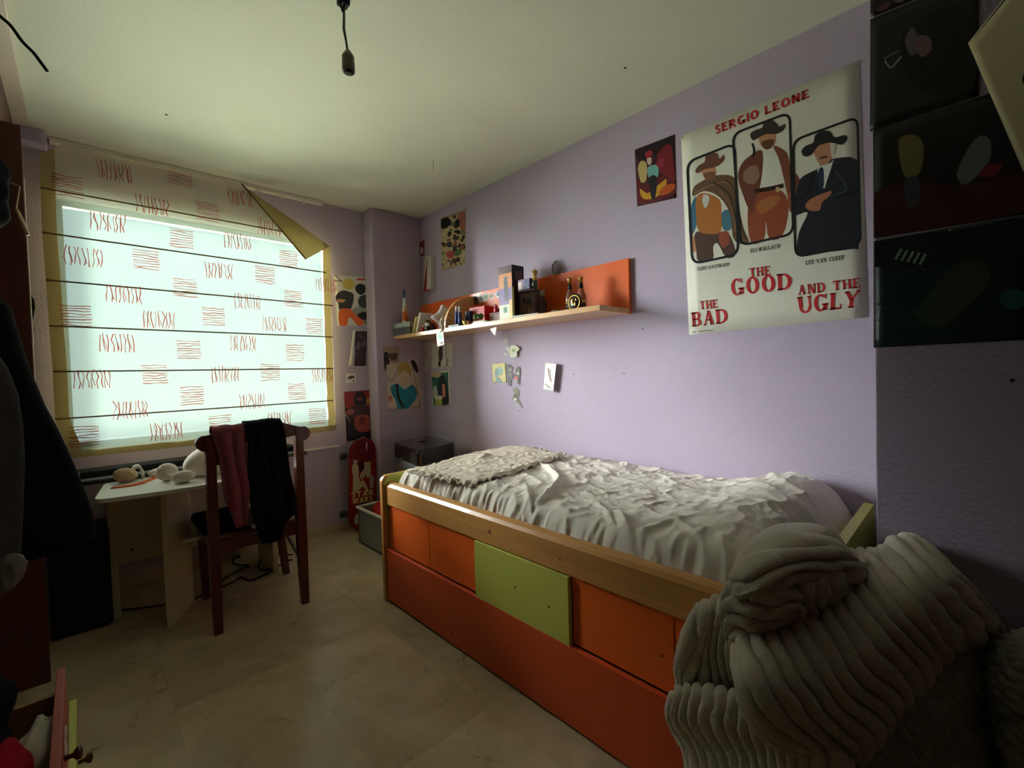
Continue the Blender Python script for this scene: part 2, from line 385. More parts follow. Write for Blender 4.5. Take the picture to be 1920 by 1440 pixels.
# edges and batten lines as photographed, on the plane of the cloth
lines = [((135, 858), (629, 806)), ((103, 786), (624, 751)), ((99, 697), (624, 691)), ((92, 611), (624, 632)), ((86, 525), (624, 573)), ((79, 436), (611, 511)), ((76, 352), (600, 447)), ((75, 288), (116, 266))]
L = [(bl(*p), bl(*q)) for p, q in lines[:7]]
XA = lambda z: np.interp(z, [L[k][0][1] for k in range(7)]+[bl(75, 288)[1]], [L[k][0][0] for k in range(7)]+[bl(75, 288)[0]])
XBr = lambda z: np.interp(z, [L[0][1][1], L[2][1][1], bl(618, 462)[1]], [L[0][1][0], L[2][1][0], bl(618, 462)[0]])
cA, cB, cC, cD = bl(75, 288), bl(116, 268), bl(452, 346), bl(618, 462)
def topz(x): return float(np.interp(x, [cA[0], cB[0], cC[0], cD[0]], [cA[1], cB[1], cC[1], cD[1]]))
def linez(k, x):
    if k == 7: return 9.0
    (x0, z0), (x1, z1) = L[k]; return z0+(z1-z0)*(x-x0)/(x1-x0)
def belly(x, z):
    # soft folds pulled across the lower window side of the cloth
    q = np.array([x*2.2+z*2.6, z*.9-x*1.2, 3.0])
    f = .006*vnoise(q*1.6)+.003*vnoise(q*5)
    f += .004*math.exp(-((x+.85+(z-1.2)*.25)/.18)**2)*math.sin((x*.8+z)*38)
    return f
NX = 110
xl, xr = min(p[0][0] for p in L), max(p[1][0] for p in L)
xmid_l, xmid_r = cA[0], cD[0]
HW = .055
def cloth_strip(ka, kb, s0, s1, n, fw=.0):
    V = []; F = []; cols_ = []
    for i in range(n+1):
        s = lerp(s0, s1, i/n)
        zc = .5*(min(2.3, linez(ka, -1.45))+min(2.4, linez(kb, -1.45)))
        xa_, xb_ = float(XA(zc)), float(XBr(zc))
        x = lerp(xa_, xb_, s); za = linez(ka, x); zb = min(linez(kb, x), topz(x))
        cols_.append(None if zb-za < .004 else (s, za, zb))
    nr = 7
    for c_ in cols_:
        if c_ is None: V.append(None); continue
        s, za, zb = c_; col = []
        for j in range(nr+1):
            z = lerp(za, zb, j/nr); x = lerp(float(XA(z)), float(XBr(z)), s)
            bow = math.sin(PI*j/nr)*.006*(1 if kb < 7 else .3)
            col.append((x, BY-bow+belly(x, z)-fw, z))
        V.append(col)
    m_ = MB()
    for i in range(n):
        if V[i] is None or V[i+1] is None: continue
        A_ = np.array([V[i], V[i+1]]); m_.grid(np.swapaxes(A_, 0, 1))
    return m_
for k in range(7):
    cloth_strip(k, k+1, HW/1.5, 1-HW/1.5, NX).build('fabric_panel', FAB, blind)
for (s0, s1) in ((0, HW/1.5), (1-HW/1.5, 1)):
    mb = MB()
    for k in range(7):
        q = cloth_strip(k, k+1, s0, s1, 4, .001); mb.add(q.v, q.f, None, True)
    mb.build('side_hem', HEM, blind)
mb = MB()
V = []
for i in range(61):
    s = i/60; x = lerp(L[0][0][0], L[0][1][0], s); z0 = linez(0, x)
    V.append([(x, BY-.002, z0-.004), (x, BY-.009, z0+.012), (x, BY-.002, z0+.034)])
mb.grid(np.swapaxes(np.array(V), 0, 1)); mb.build('bottom_hem', HEM, blind)
for k in range(1, 7):
    pts = []
    for i in range(40):
        x = lerp(L[k][0][0], L[k][1][0], i/39)
        z = linez(k, x)
        if z > topz(x): break
        pts.append((x, BY-.003+belly(x, z), z))
    MB().tube(pts, .0042, 6).build('batten', BATT, blind)
# folded-down corner: back of the cloth hanging in front
tip = bl(572, 487, BY-.03)
a3, b3, c3 = np.array([cC[0], BY-.006, cC[1]]), np.array([cD[0], BY-.008, cD[1]]), np.array([tip[0], BY-.035, tip[1]])
n = 14; rows = []
for j in range(n+1):
    t_ = j/n
    rows.append([lerp(lerp(a3, b3, i/n), lerp(lerp(a3, c3, .5+.5*i/n) if False else c3, c3, 0), t_)+np.array([0, -.018*math.sin(PI*t_)+.004*math.sin(9*i/n+3*t_), 0]) for i in range(n+1)])
MB().grid(np.array(rows)).build('folded_corner', HEM, blind)
MB().tube([tuple(lerp(a3, c3, t_)+np.array([0, -.012, 0])) for t_ in (0, .3, .6, 1)], .005, 6).build('folded_edge', BATT, blind)
# printed scribble squares (flat print on the cloth, one printed layer)
motifs_v = [(215, 323), (286, 386), (203, 418), (157, 482), (232, 552), (298, 600), (219, 643), (173, 711), (245, 768), (312, 808), (452, 373), (505, 428), (445, 453), (410, 508), (464, 566), (515, 608), (456, 644), (422, 702), (473, 752), (524, 786), (610, 535), (604, 704)]
motifs_h = [(126, 350), (337, 332), (389, 398), (340, 448), (274, 488), (347, 540), (143, 592), (400, 594), (354, 656), (290, 702), (360, 742), (158, 818), (412, 795), (540, 486), (496, 516), (549, 560), (588, 612), (552, 662), (506, 698), (556, 734), (594, 780)]
pm = MB()
def strip(px, dy):
    for i in range(len(px)-1):
        (x0, z0, w0), (x1, z1, w1) = px[i], px[i+1]
        for (xx, zz) in ((x0, z0), (x1, z1)):
            if zz > topz(xx)-.01: return
        if abs(x1-x0) < abs(z1-z0): q = [(x0-w0, z0), (x0+w0, z0), (x1+w1, z1), (x1-w1, z1)]
        else: q = [(x0, z0-w0), (x1, z1-w1), (x1, z1+w1), (x0, z0+w0)]
        pm.add([(a_, BY-.0115+belly(a_, c_), c_) for a_, c_ in q], [(0, 1, 2, 3)])
for (px_, py_) in motifs_v:
    cx, cz = bl(px_, py_); wd, hd = .072, .052
    for k in range(9):
        x = cx+wd*(k/4-1)*.98; a_ = [rng.normal(0, .004) for _ in range(4)]
        strip([(x+a_[q], cz+hd*(1-q*2/3)*rng.uniform(.85, 1.05), rng.uniform(.0011, .0027)) for q in range(4)], 0)
        if k % 3 == 1: strip([(x-.006, cz+hd*.8, .001), (x+.010, cz-hd*.7, .0016)], 0)
for (px_, py_) in motifs_h:
    cx, cz = bl(px_, py_); wd, hd = .060, .052
    for k in range(8):
        z = cz+hd*(k/3.5-1); a_ = [rng.normal(0, .0022) for _ in range(5)]
        strip([(cx+wd*(-1+q*.5)*rng.uniform(.93, 1.05), z+a_[q], rng.uniform(.0011, .0027)) for q in range(5)], 0)
pm.build('printed_pattern', PRINT, blind)
# head rail with a bare end where the cloth has come off
rail = thing('curtain_rail', 'thin white blind rail fixed under the ceiling above the cream blind', 'rail', (-1.4, -.03, 2.47))
MB().box(-2.19, -.76, -.045, -.002, 2.472, 2.498, b=.003).build('track', WHITEP, rail)
mb = MB()
for x in (-.90, -1.05, -1.2): MB().box(x-.006, x+.006, -.05, -.035, 2.445, 2.475, b=.002).build('hook', WHITEP, rail)
# ------------------------------------------------------------------ bed
BX = -.985                                     # face of the front rail
bed = thing('bed', 'beech framed child bed with orange and lime front panels and a low orange drawer', 'bed', (-.5, -2.2, 0))
def end_board(y0, y1):
    b_ = MB()
    pts = [(-1.0, 0), (-1.0, .63)]
    for k in range(1, 7):
        a = PI-k*PI/12; pts.append((-.965+.035*math.cos(a), .63+.035*math.sin(a)))
    pts += [(-.02, .672), (-.02, 0)]
    b_.prism(pts, 'y', y0, y1); return b_
end_board(-1.268, -1.246).build('end_board', BEECH, bed)
MB().prism([(-.990, .62), (-.962, .668), (-.022, .675), (-.022, .10), (-.95, .10)], 'y', -1.272, -1.268).build('end_board_lining', GREENL, bed)
MB().prism([(-1.0, 0), (-1.0, .60), (-.94, .64), (-.03, .668), (-.03, 0)], 'y', -3.168, -3.138).build('end_board', GREENL, bed)
# front rail with an eased top edge
MB().prism([(BX+.006, .512), (BX, .518), (BX, .612), (BX+.010, .625), (BX+.022, .631), (BX+.040, .631), (BX+.045, .625), (BX+.045, .512)], 'y', -1.272, -3.138).build('rail', BEECH, bed)
# upper panels: three drawer doors and the proud lime one
px_ = [-1.285, -1.662, -2.014, -2.508, -2.866, -3.135]
for i, (m_, pr) in enumerate([(ORANGE, .012), (ORANGE, .012), (GREENL, -.004), (ORANGE, .012), (ORANGE, .012)]):
    o = MB().box(BX+pr, BX+pr+.018, px_[i+1]+.0022, px_[i]-.0022, .286 if m_ is ORANGE else .280, .510, b=.0015).build('panel', m_, bed)
    if m_ is GREENL: o['label'] = 'lime green panel between the orange ones'
for (y, z) in ((-2.20, .41), (-2.40, .355)):
    pass
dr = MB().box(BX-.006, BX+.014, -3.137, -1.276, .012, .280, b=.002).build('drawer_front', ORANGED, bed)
# worn marks: chip in the drawer veneer, knob holes, dowel plugs
chip = mat('bare_chipboard', rgb(206, 150, 90), .8); dark = mat('drilled_hole', rgb(40, 26, 16), .9)
def mark_x(px, py, X, r, m, parent, name, sides=7, sq=1.0):
    p = onx(px, py, X); b_ = MB()
    pts = [(p[1]+r*math.cos(2*PI*k/sides+.3)*(1+.3*(k % 2)), p[2]+sq*r*math.sin(2*PI*k/sides+.3)) for k in range(sides)]
    b_.prism(pts, 'x', X-.0008, X+.002); return b_.build(name, m, parent)
mark_x(815, 1134, BX-.006, .008, chip, dr, 'chip', 5)
mark_x(848, 1187, BX-.006, .005, dark, dr, 'chip', 4)
for (x, y) in ((966, 1101), (1029, 1138)): mark_x(x, y, BX-.004, .0035, dark, bed, 'knob_hole', 8)
for (x, y) in ((1241, 1230),): mark_x(x, y, BX+.012, .003, dark, bed, 'knob_hole', 8)
for (x, y, r) in ((918, 997, .008), (1050, 1049, .004)): mark_x(x, y, BX, r, mat('dowel_plug', rgb(120, 78, 40), .7), bed, 'dowel_plug', 10)
MB().box(BX+.05, -.03, -3.13, -1.28, .50, .53).build('slat_base', BEECHX, bed)

# mattress under a wrinkled fitted sheet
def ridge_lines(X, Y, lines):
    out = np.zeros_like(X)
    for pts, hgt, wd in lines:
        w_ = [onz(px, py, .69)[:2] for px, py in pts]; w_ = smooth_poly(w_, 5, closed=False)
        d = np.full(X.shape, 9.0); fade = np.zeros(X.shape)
        for i in range(len(w_)-1):
            ax, ay = w_[i]; bx, by = w_[i+1]; L2 = (bx-ax)**2+(by-ay)**2+1e-12
            t = np.clip(((X-ax)*(bx-ax)+(Y-ay)*(by-ay))/L2, 0, 1)
            dd = np.hypot(X-ax-t*(bx-ax), Y-ay-t*(by-ay)); u = (i+t)/(len(w_)-1)
            fade = np.where(dd < d, np.sin(PI*np.clip(u, .03, .97))**.5, fade); d = np.minimum(d, dd)
        out = np.maximum(out, hgt*fade*np.exp(-(d/wd)**2))
    return out
U = np.linspace(0, 1, 240); Vv = np.linspace(0, 1, 460)
uu, vv = np.meshgrid(U, Vv)
YM0, YM1, XM0, XM1 = -1.285, -3.118, -.952, -.012
# profile across the bed: up the front side, over the top
s = uu*1.13; side = .13
X = np.where(s < side, XM0+.030*(s/side)**2, XM0+.030+(XM1-XM0-.030)*np.clip((s-side)/(1.13-side), 0, 1))
Y = YM0+(YM1-YM0)*vv
Zt = .690+.004*vnoise(np.stack([X*2, Y*2, X*0], -1))
edge = np.clip((X-XM0)/.07, 0, 1); fr_ = 1-(1-edge)**2.2
e0 = np.clip((YM0-Y)/.09, 0, 1); e1 = np.clip((Y-YM1)/.13, 0, 1); ee = (1-(1-e0)**2.4)*(1-(1-e1)**2.4)
ew = np.clip((XM1-X)/.05, 0, 1); ww = .75+.25*(1-(1-ew)**2)
lump = .052*np.exp(-((Y+2.93)/.155)**2)*np.clip((X+.95)/.35, 0, 1)**.7                    # pillow under the sheet
dip = -.012*np.exp(-((Y+2.45)/.3)**2)
Z = .560+(Zt+lump+dip-.560)*np.minimum(fr_*.86+.14*np.clip(s/side, 0, 1), 1)*np.clip(ee, .05, 1)*ww
q = np.stack([X*3+Y*4.5, X*7-Y*3, X*0], -1); q2 = np.stack([X*14-Y*9, Y*16+X*8, X*0+5], -1)
wr = .0095*(1-np.abs(vnoise(q*1.5)))**3+.0075*(1-np.abs(vnoise(q2*.8)))**3+.004*(1-np.abs(vnoise(q2*2.1+3)))**3+.0012*vnoise(q2*4)
rl = [([(1000, 872), (1030, 885), (1048, 905), (1030, 925), (1005, 945)], .022, .014), ([(985, 912), (992, 940), (985, 975), (992, 1000)], .018, .013), ([(965, 935), (978, 960), (980, 985)], .010, .010),
      ([(1060, 962), (1062, 985), (1075, 1015)], .015, .010), ([(1155, 958), (1170, 978), (1180, 1000), (1210, 1040)], .020, .015), ([(1118, 995), (1116, 1020), (1120, 1040)], .013, .009), ([(1165, 985), (1190, 1010), (1190, 1035)], .012, .010),
      ([(1302, 1048), (1300, 1072), (1280, 1090)], .014, .009), ([(900, 930), (1000, 950), (1100, 985)], .005, .02), ([(1100, 960), (1180, 950), (1300, 960)], .005, .02), ([(1030, 915), (1120, 908), (1240, 925)], .005, .018),
      ([(1240, 1020), (1330, 1010), (1420, 1015)], .008, .016), ([(1200, 1000), (1290, 985), (1390, 990)], .008, .014), ([(1260, 985), (1300, 1010), (1330, 1050)], .009, .010), ([(1350, 1020), (1360, 1045), (1345, 1075)], .010, .009), ([(1440, 905), (1480, 940), (1560, 960)], .007, .016), ([(1300, 905), (1380, 915), (1460, 950)], .007, .014), ([(1130, 1000), (1160, 1020), (1175, 1050)], .011, .009), ([(1225, 1005), (1235, 1035), (1225, 1060)], .010, .008), ([(1085, 930), (1130, 950), (1150, 985)], .009, .011), ([(1180, 930), (1250, 955), (1340, 1000)], .004, .018), ([(1080, 875), (1200, 905), (1330, 935)], .005, .02), ([(1380, 930), (1450, 960), (1530, 968)], .005, .02), ([(1400, 985), (1350, 1000), (1290, 1030)], .005, .02)]
gath = np.exp(-((s-.09)/.07)**2)*(.012*vnoise(np.stack([Y*34+X*8, s*9, X*0+2], -1))+.007*vnoise(np.stack([Y*80, s*14, X*0+8], -1))+.003*np.sin(Y*95+6*vnoise(np.stack([Y*8, X*0, X*0], -1))))   # gathered side of the sheet
gath *= np.clip(1.15-vv*.45, .25, 1)
ZZ = Z+wr*np.clip(fr_, .2, 1)+ridge_lines(X, Y, rl)*1.25
hemline = -.004*np.exp(-((s-.055)/.008)**2)
Xo = X+gath-.012*np.clip(1-s/side, 0, 1)*.3+hemline
MS = np.stack([Xo, Y, ZZ], -1)
mat_ = thing('mattress', 'mattress in a wrinkled white fitted sheet lying on the bed', 'mattress', (-.5, -2.2, .53))
MB().grid(MS, flip=True).build('fitted_sheet', SHEET, mat_)
MB().box(-.93, -.02, -3.10, -1.30, .531, .60, b=.02).build('mattress_core', SHEET, mat_)

# folded cream cover with a ruffled edge at the window end of the bed
outl = [(752, 886), (790, 872), (880, 852), (935, 831), (980, 830), (1064, 852), (1040, 868), (960, 893), (888, 908), (820, 897)]
cA_ = [onz(x, y, .715)[:2] for x, y in [(762, 884), (936, 836), (1062, 853), (885, 906)]]
NU, NV = 150, 150
a_, b_ = np.meshgrid(np.linspace(0, 1, NU), np.linspace(0, 1, NV))
c00, c10, c11, c01 = [np.array(c) for c in cA_]
P2 = ((1-a_)*(1-b_))[..., None]*c00+(a_*(1-b_))[..., None]*c10+(a_*b_)[..., None]*c11+((1-a_)*b_)[..., None]*c01
P2[..., 0] = np.minimum(P2[..., 0], -.016)
ed = np.minimum(np.minimum(a_, 1-a_), np.minimum(b_, 1-b_))
ruf = np.exp(-(ed/.035)**2)
k1 = np.stack([P2[..., 0]*11, P2[..., 1]*11, a_*0], -1)
zc = .702+.008*np.clip(ed/.05, 0, 1)+.004*(1-np.abs(vnoise(k1)))**2+.004*(1-np.abs(vnoise(k1*2.7+4)))**3+.0025*vnoise(k1*6)
zc += ruf*.013*vnoise(k1*5+9)
zc += .012*np.exp(-((a_-.55)**2+(b_-.35)**2)/.004)*(1+.4*np.cos(30*np.hypot(a_-.55, b_-.35)))
zc += .02*np.clip(1-np.abs(P2[..., 1]+1.55)/.35, 0, 1)*np.clip((P2[..., 0]+.8)/.6, 0, 1)
zc = np.where((P2[..., 1] > YM0-.10), zc-np.clip((P2[..., 1]-(YM0-.10)), 0, 1)*.6, zc)
CV = np.concatenate([P2, zc[..., None]], -1)
o = MB().grid(CV).build('bed_cover', mat('cream_cotton_cover', rgb(214, 204, 186), .92, bump=.4, bscale=500, bdist=.001, sheen=.1, spec=.12), loc=(-.5, -1.5, .7))
solid(o, .007, -1); tag(o, 'folded cream cover with a ruffled edge lying on the white sheet at the window end', 'cover')

# ------------------------------------------------------------------ taupe ribbed blanket heaped over the near end of the bed
CORE = np.array([-.70, -3.22, .25])
def P3(rows, zs, plane='z'):
    f_ = onz if plane == 'z' else onx
    return np.array([[f_(x, y, z) for (x, y), z in zip(r_, zr)] for r_, zr in zip(rows, zs)])
def fleece(rows, zs, nrib, along, nu, nv, amp=.011, seed=0, wob=.5, skirt=.10, sherpa=False, freq=95, plane='z'):
    C = P3(rows, zs, plane)
    # an extra ring of control points rolls every border inwards
    def inn(p, k): return p+(CORE-p)*k
    def rim(p, away): d = p-CAM; d = d/np.linalg.norm(d); return p+d*away+np.array([0, 0, -.03])
    R_ = C.shape[0]; K_ = C.shape[1]
    big = np.zeros((R_+2, K_+2, 3)); big[1:-1, 1:-1] = C
    for i in range(K_): big[0, i+1] = rim(C[0, i], skirt); big[-1, i+1] = rim(C[-1, i], skirt)
    for j in range(R_): big[j+1, 0] = rim(C[j, 0], skirt); big[j+1, -1] = rim(C[j, -1], skirt)
    for (j, i, jj, ii) in ((0, 0, 0, 0), (0, -1, 0, -1), (-1, 0, -1, 0), (-1, -1, -1, -1)): big[j, i] = rim(C[jj, ii], skirt*1.3)
    S = bspline(big, nu, nv)
    du = np.gradient(S, axis=1); dv = np.gradient(S, axis=0); N = np.cross(du, dv); N /= np.linalg.norm(N, axis=-1, keepdims=True)+1e-9
    sg = np.sign((N*(CAM-S)).sum(-1).mean()); N *= sg
    gu, gv = np.meshgrid(np.linspace(0, 1, nu), np.linspace(0, 1, nv))
    S = S+N*(.010*fbm(S*7+seed, 2))[..., None]
    if sherpa:
        q_ = np.stack([S[..., 0]*freq*.8+S[..., 2]*freq*.5, S[..., 1]*freq*.8-S[..., 2]*freq*.6], -1)
        h = (1-np.clip(worley(q_), 0, 1))**.8*amp+.004*fbm(S*40+seed, 2)
    else:
        ph = (gu if along == 'v' else gv)*nrib
        w2 = np.stack([gu*4+seed, gv*4, gu*0], -1)
        ph = ph+wob*vnoise(w2)+.15*vnoise(w2*3.1+7)
        h = amp*np.sqrt(np.clip(1-(2*(ph-np.floor(ph))-1)**2, 0, 1))
        h = h*(1+.12*vnoise(np.stack([np.floor(ph), gv*9+gu*9, gu*0+seed], -1)))+.0012*fbm(S*90, 2)
    S = S+N*h[..., None]
    m_ = MB(); m_.grid(S, flip=(sg < 0)); return m_
bk = thing('blanket', 'bulky taupe ribbed fleece blanket with sherpa lining heaped over the near bed end', 'blanket', (-.95, -3.2, 0))
# body of the heap: rounded mass that carries the folds and reaches the floor
body = MB()
body.blob((-.52, -3.22, .32), (.28, .13, .30), noise=.06, n=3)
body.blob((-.40, -3.40, .24), (.20, .14, .26), noise=.06, n=3)
big_rows = [[(1400, 1200), (1450, 1163), (1520, 1120), (1590, 1085), (1640, 1042), (1705, 1012)],
            [(1408, 1262), (1480, 1235), (1560, 1190), (1630, 1145), (1690, 1110), (1762, 1060)],
            [(1440, 1335), (1520, 1310), (1600, 1265), (1675, 1205), (1735, 1165), (1815, 1110)],
            [(1530, 1392), (1590, 1388), (1660, 1330), (1715, 1265), (1775, 1210), (1858, 1165)]]
big_z = [[.60, .63, .66, .69, .71, .72], [.595, .615, .645, .68, .70, .70], [.53, .55, .585, .625, .645, .65], [.43, .44, .475, .53, .55, .56]]
MBs = fleece(big_rows, big_z, 21, 'v', 480, 220, amp=.022, seed=3, wob=.5)
MBs.build('front_fold', FLEECE, bk)
hill_rows = [[(1400, 1048), (1438, 1006), (1495, 995), (1548, 1006), (1572, 1038)],
             [(1390, 1078), (1432, 1045), (1500, 1030), (1556, 1036), (1590, 1054)],
             [(1392, 1108), (1430, 1090), (1495, 1072), (1550, 1066), (1600, 1072)]]
hill_z = [[.715, .735, .745, .74, .72], [.75, .79, .80, .785, .75], [.725, .76, .772, .758, .735]]
fleece(hill_rows, hill_z, 7, 'u', 260, 200, amp=.020, seed=11, wob=.9, skirt=.06).build('crumpled_fold', FLEECE, bk)
mid_rows = [[(1378, 1100), (1415, 1092), (1455, 1095), (1492, 1108)], [(1366, 1142), (1408, 1136), (1455, 1134), (1496, 1134)], [(1386, 1206), (1420, 1196), (1462, 1174), (1505, 1148)]]
mid_z = [[.72, .75, .745, .725], [.67, .705, .715, .705], [.595, .62, .645, .665]]
fleece(mid_rows, mid_z, 7, 'u', 180, 200, amp=.018, seed=53, wob=1.2, skirt=.05).build('crumpled_fold', FLEECE, bk)
knot_rows = [[(1482, 1084), (1520, 1070), (1565, 1060), (1612, 1054)], [(1478, 1118), (1520, 1104), (1562, 1090), (1610, 1078)], [(1492, 1150), (1530, 1130), (1566, 1112), (1606, 1094)]]
knot_z = [[.745, .755, .75, .735], [.722, .732, .732, .72], [.665, .675, .685, .69]]
fleece(knot_rows, knot_z, 6, 'v', 200, 140, amp=.020, seed=61, wob=1.0, skirt=.05).build('crumpled_fold', FLEECE, bk)
in_rows = [[(1572, 1046), (1610, 1034), (1650, 1030), (1712, 1012)], [(1580, 1066), (1618, 1056), (1660, 1046), (1720, 1030)], [(1585, 1090), (1625, 1080), (1668, 1066), (1730, 1048)]]
in_z = [[.70, .69, .685, .69], [.72, .715, .705, .70], [.715, .71, .70, .695]]
fleece(in_rows, in_z, 8, 'v', 160, 90, amp=.012, seed=41, wob=.8, skirt=.06).build('inner_fold', FLEECE, bk)
lobe_rows = [[(1322, 1150), (1345, 1138), (1364, 1140), (1382, 1158), (1398, 1205)],
             [(1295, 1195), (1328, 1190), (1356, 1195), (1382, 1212), (1406, 1245)],
             [(1280, 1245), (1315, 1245), (1350, 1252), (1384, 1265), (1418, 1282)],
             [(1278, 1283), (1310, 1289), (1350, 1292), (1388, 1299), (1432, 1302)]]
lobe_z = [[.58, .605, .615, .61, .58], [.515, .53, .54, .545, .53], [.425, .44, .45, .455, .45], [.335, .345, .355, .36, .37]]
fleece(lobe_rows, lobe_z, 10, 'v', 260, 180, amp=.019, seed=21, wob=.7, skirt=.08).build('hanging_fold', FLEECE, bk)
low_rows = [[(1266, 1308), (1300, 1292), (1370, 1302), (1430, 1312), (1480, 1352), (1560, 1392)],
            [(1262, 1338), (1300, 1338), (1370, 1346), (1430, 1356), (1490, 1390), (1570, 1416)],
            [(1290, 1400), (1330, 1402), (1385, 1402), (1440, 1412), (1500, 1426), (1580, 1445)],
            [(1298, 1500), (1340, 1495), (1390, 1492), (1450, 1492), (1510, 1500), (1600, 1500)]]
low_x = [[-1.035, -1.050, -1.075, -1.09, -1.10, -1.08], [-1.045, -1.065, -1.095, -1.115, -1.12, -1.10], [-1.030, -1.055, -1.085, -1.105, -1.12, -1.11], [-1.025, -1.045, -1.075, -1.10, -1.115, -1.11]]
fleece(low_rows, low_x, 20, 'v', 420, 220, amp=.018, seed=33, wob=.8, skirt=.08, plane='x').build('lower_fold', FLEECE, bk)
sh_rows = [[(1560, 1405), (1660, 1325), (1730, 1258), (1790, 1200), (1850, 1165)],
           [(1580, 1440), (1690, 1380), (1762, 1312), (1818, 1250), (1872, 1200)],
           [(1600, 1490), (1720, 1450), (1792, 1390), (1842, 1330), (1890, 1280)],
           [(1620, 1570), (1750, 1540), (1822, 1495), (1870, 1450), (1915, 1420)]]
sh_z = [[.40, .455, .495, .52, .54], [.36, .40, .43, .46, .47], [.28, .30, .325, .35, .36], [.15, .17, .19, .20, .21]]
fleece(sh_rows, sh_z, 0, 'v', 300, 260, amp=.014, seed=5, sherpa=True, freq=62).build('sherpa_lining', SHERPA, bk)
sr_rows = [[(1872, 1212), (1900, 1196), (1940, 1186), (2010, 1180)],
           [(1866, 1260), (1896, 1250), (1945, 1240), (2020, 1236)],
           [(1880, 1350), (1906, 1345), (1952, 1340), (2030, 1330)],
           [(1896, 1460), (1918, 1455), (1962, 1450), (2040, 1440)]]
sr_z = [[.50, .53, .55, .56], [.47, .50, .52, .53], [.38, .41, .43, .44], [.25, .27, .29, .30]]
fleece(sr_rows, sr_z, 0, 'v', 140, 200, amp=.014, seed=8, sherpa=True, freq=62).build('sherpa_fold', SHERPA, bk)
body.build('heap_underside', SHERPA, bk)

# ------------------------------------------------------------------ desk: fixed part at the wall, raised leaf on a swung gate leg
desk = thing('desk', 'white drop leaf desk standing under the blind with its leaf raised', 'desk', (-1.7, -.6, 0))
def rounded(poly, r, n=5):
    out = []; N = len(poly)
    for i in range(N):
        p = np.array(poly[i], float); a = np.array(poly[i-1], float)-p; b_ = np.array(poly[(i+1) % N], float)-p
        la, lb = np.linalg.norm(a), np.linalg.norm(b_); rr = min(r[i] if hasattr(r, '__len__') else r, la*.45, lb*.45)
        if rr < 1e-4: out.append(tuple(p)); continue
        s0, s1 = p+a/la*rr, p+b_/lb*rr
        for k in range(n+1):
            t_ = k/n; out.append(tuple((1-t_)**2*s0+2*t_*(1-t_)*p+t_*t_*s1))
    return out
leaf = rounded([(-2.055, -.440), (-2.100, -.815), (-1.70, -.885), (-1.300, -.775), (-1.275, -.440)], [0, .05, .3, .09, 0])
MB().prism(leaf, 'z', .672, .690, bevel=0).build('leaf', WHITEP, desk)
MB().box(-2.05, -1.275, -.436, -.06, .672, .690, b=.003).build('table_top', WHITEP, desk)
MB().box(-2.045, -2.015, -.430, -.10, 0, .672, b=.002).build('leg', CREAM, desk)
MB().box(-1.305, -1.275, -.430, -.10, 0, .672, b=.002).build('leg', CREAM, desk)
MB().box(-2.015, -1.305, -.420, -.402, .27, .672, b=.002).build('apron', CREAM, desk)
g0, g1 = np.array([-1.854, -.733]), np.array([-1.725, -.480]); gd = (g1-g0)/np.linalg.norm(g1-g0); gn = np.array([gd[1], -gd[0]])*.011
MB().prism([tuple(g0+gn), tuple(g1+gn), tuple(g1-gn), tuple(g0-gn)], 'z', 0, .672).build('gate_leg', CREAM, desk)
MB().box(-1.80, -1.45, -.60, -.47, .355, .372, b=.002).build('stretcher', WHITEP, desk)
p = onx(219, 1033, -2.0); MB().lathe((-1.96, -.4215, .33), [(.006, 0), (.006, .002)], 10, axis='y').build('screw_cap', dark, desk)

# keyboard piano lying at the wall behind the desk leaf
pn = thing('keyboard_piano', 'long black electric keyboard lying on the white desk along the wall under the blind', 'keyboard', (-1.6, -.25, .69))
MB().box(-2.16, -1.07, -.41, -.33, .6905, .714, b=.006).build('front_case', BLACK, pn)
MB().box(-2.16, -1.07, -.215, -.07, .6905, .730, b=.008).build('control_panel', BLACKM, pn)
MB().box(-2.16, -2.14, -.335, -.21, .6905, .735, b=.004).build('end_cheek', BLACK, pn)
MB().box(-1.09, -1.07, -.335, -.21, .6905, .735, b=.004).build('end_cheek', BLACK, pn)
km = MB().box(0, .0225, -.33, -.216, .692, .738, b=.002)
k0 = km.build('white_key', WHITEP, pn); k0.location = (-2.135+1.6-1.6+1.6, 0, 0)
kme = k0.data
for v in kme.vertices: v.co.x += 1.6
for i in range(44):
    o = k0 if i == 0 else bpy.data.objects.new('white_key', kme)
    if i: COL.objects.link(o); o.parent = pn
    o.location = (-.535+i*.0236, 0, 0)
kb = MB().box(0, .011, -.295, -.218, .737, .748, b=.002).build('black_key', BLACK, pn)
for v in kb.data.vertices: v.co.x += 1.6
n_ = 0
for i in range(43):
    if i % 7 in (2, 6): continue
    o = kb if n_ == 0 else bpy.data.objects.new('black_key', kb.data)
    if n_: COL.objects.link(o); o.parent = pn
    o.location = (-.535+i*.0236+.0175, 0, 0); n_ += 1

# soft toys on the desk leaf
DZ = .690
pt = thing('soft_toy', 'white plush toy with a big rounded body and two balls, beside the chair', 'toy', (-1.70, -.62, DZ))
c_ = onz(385, 893, DZ); MB().blob((c_[0]+.045, c_[1]+.03, DZ+.082), (.140, .095, .082), (0, -.30, 0), 3).build('plush_body', PLUSH, pt)
c_ = onz(314, 901, DZ); MB().blob((c_[0], c_[1], DZ+.044), (.046, .044, .044), n=3).build('plush_head', PLUSH, pt)
c_ = onz(344, 905, DZ); MB().blob((c_[0], c_[1], DZ+.030), (.050, .036, .030), n=3).build('plush_foot', PLUSH, pt)
c_ = onz(302, 897, DZ); MB().blob((c_[0]+.0, c_[1]+.05, DZ+.024), (.05, .03, .024), n=3).build('plush_ear', PLUSH, pt)
TANP = mat('tan_plush', rgb(186, 160, 128), .95, bump=.5, bscale=200, bdist=.003, sheen=.3, spec=.1)
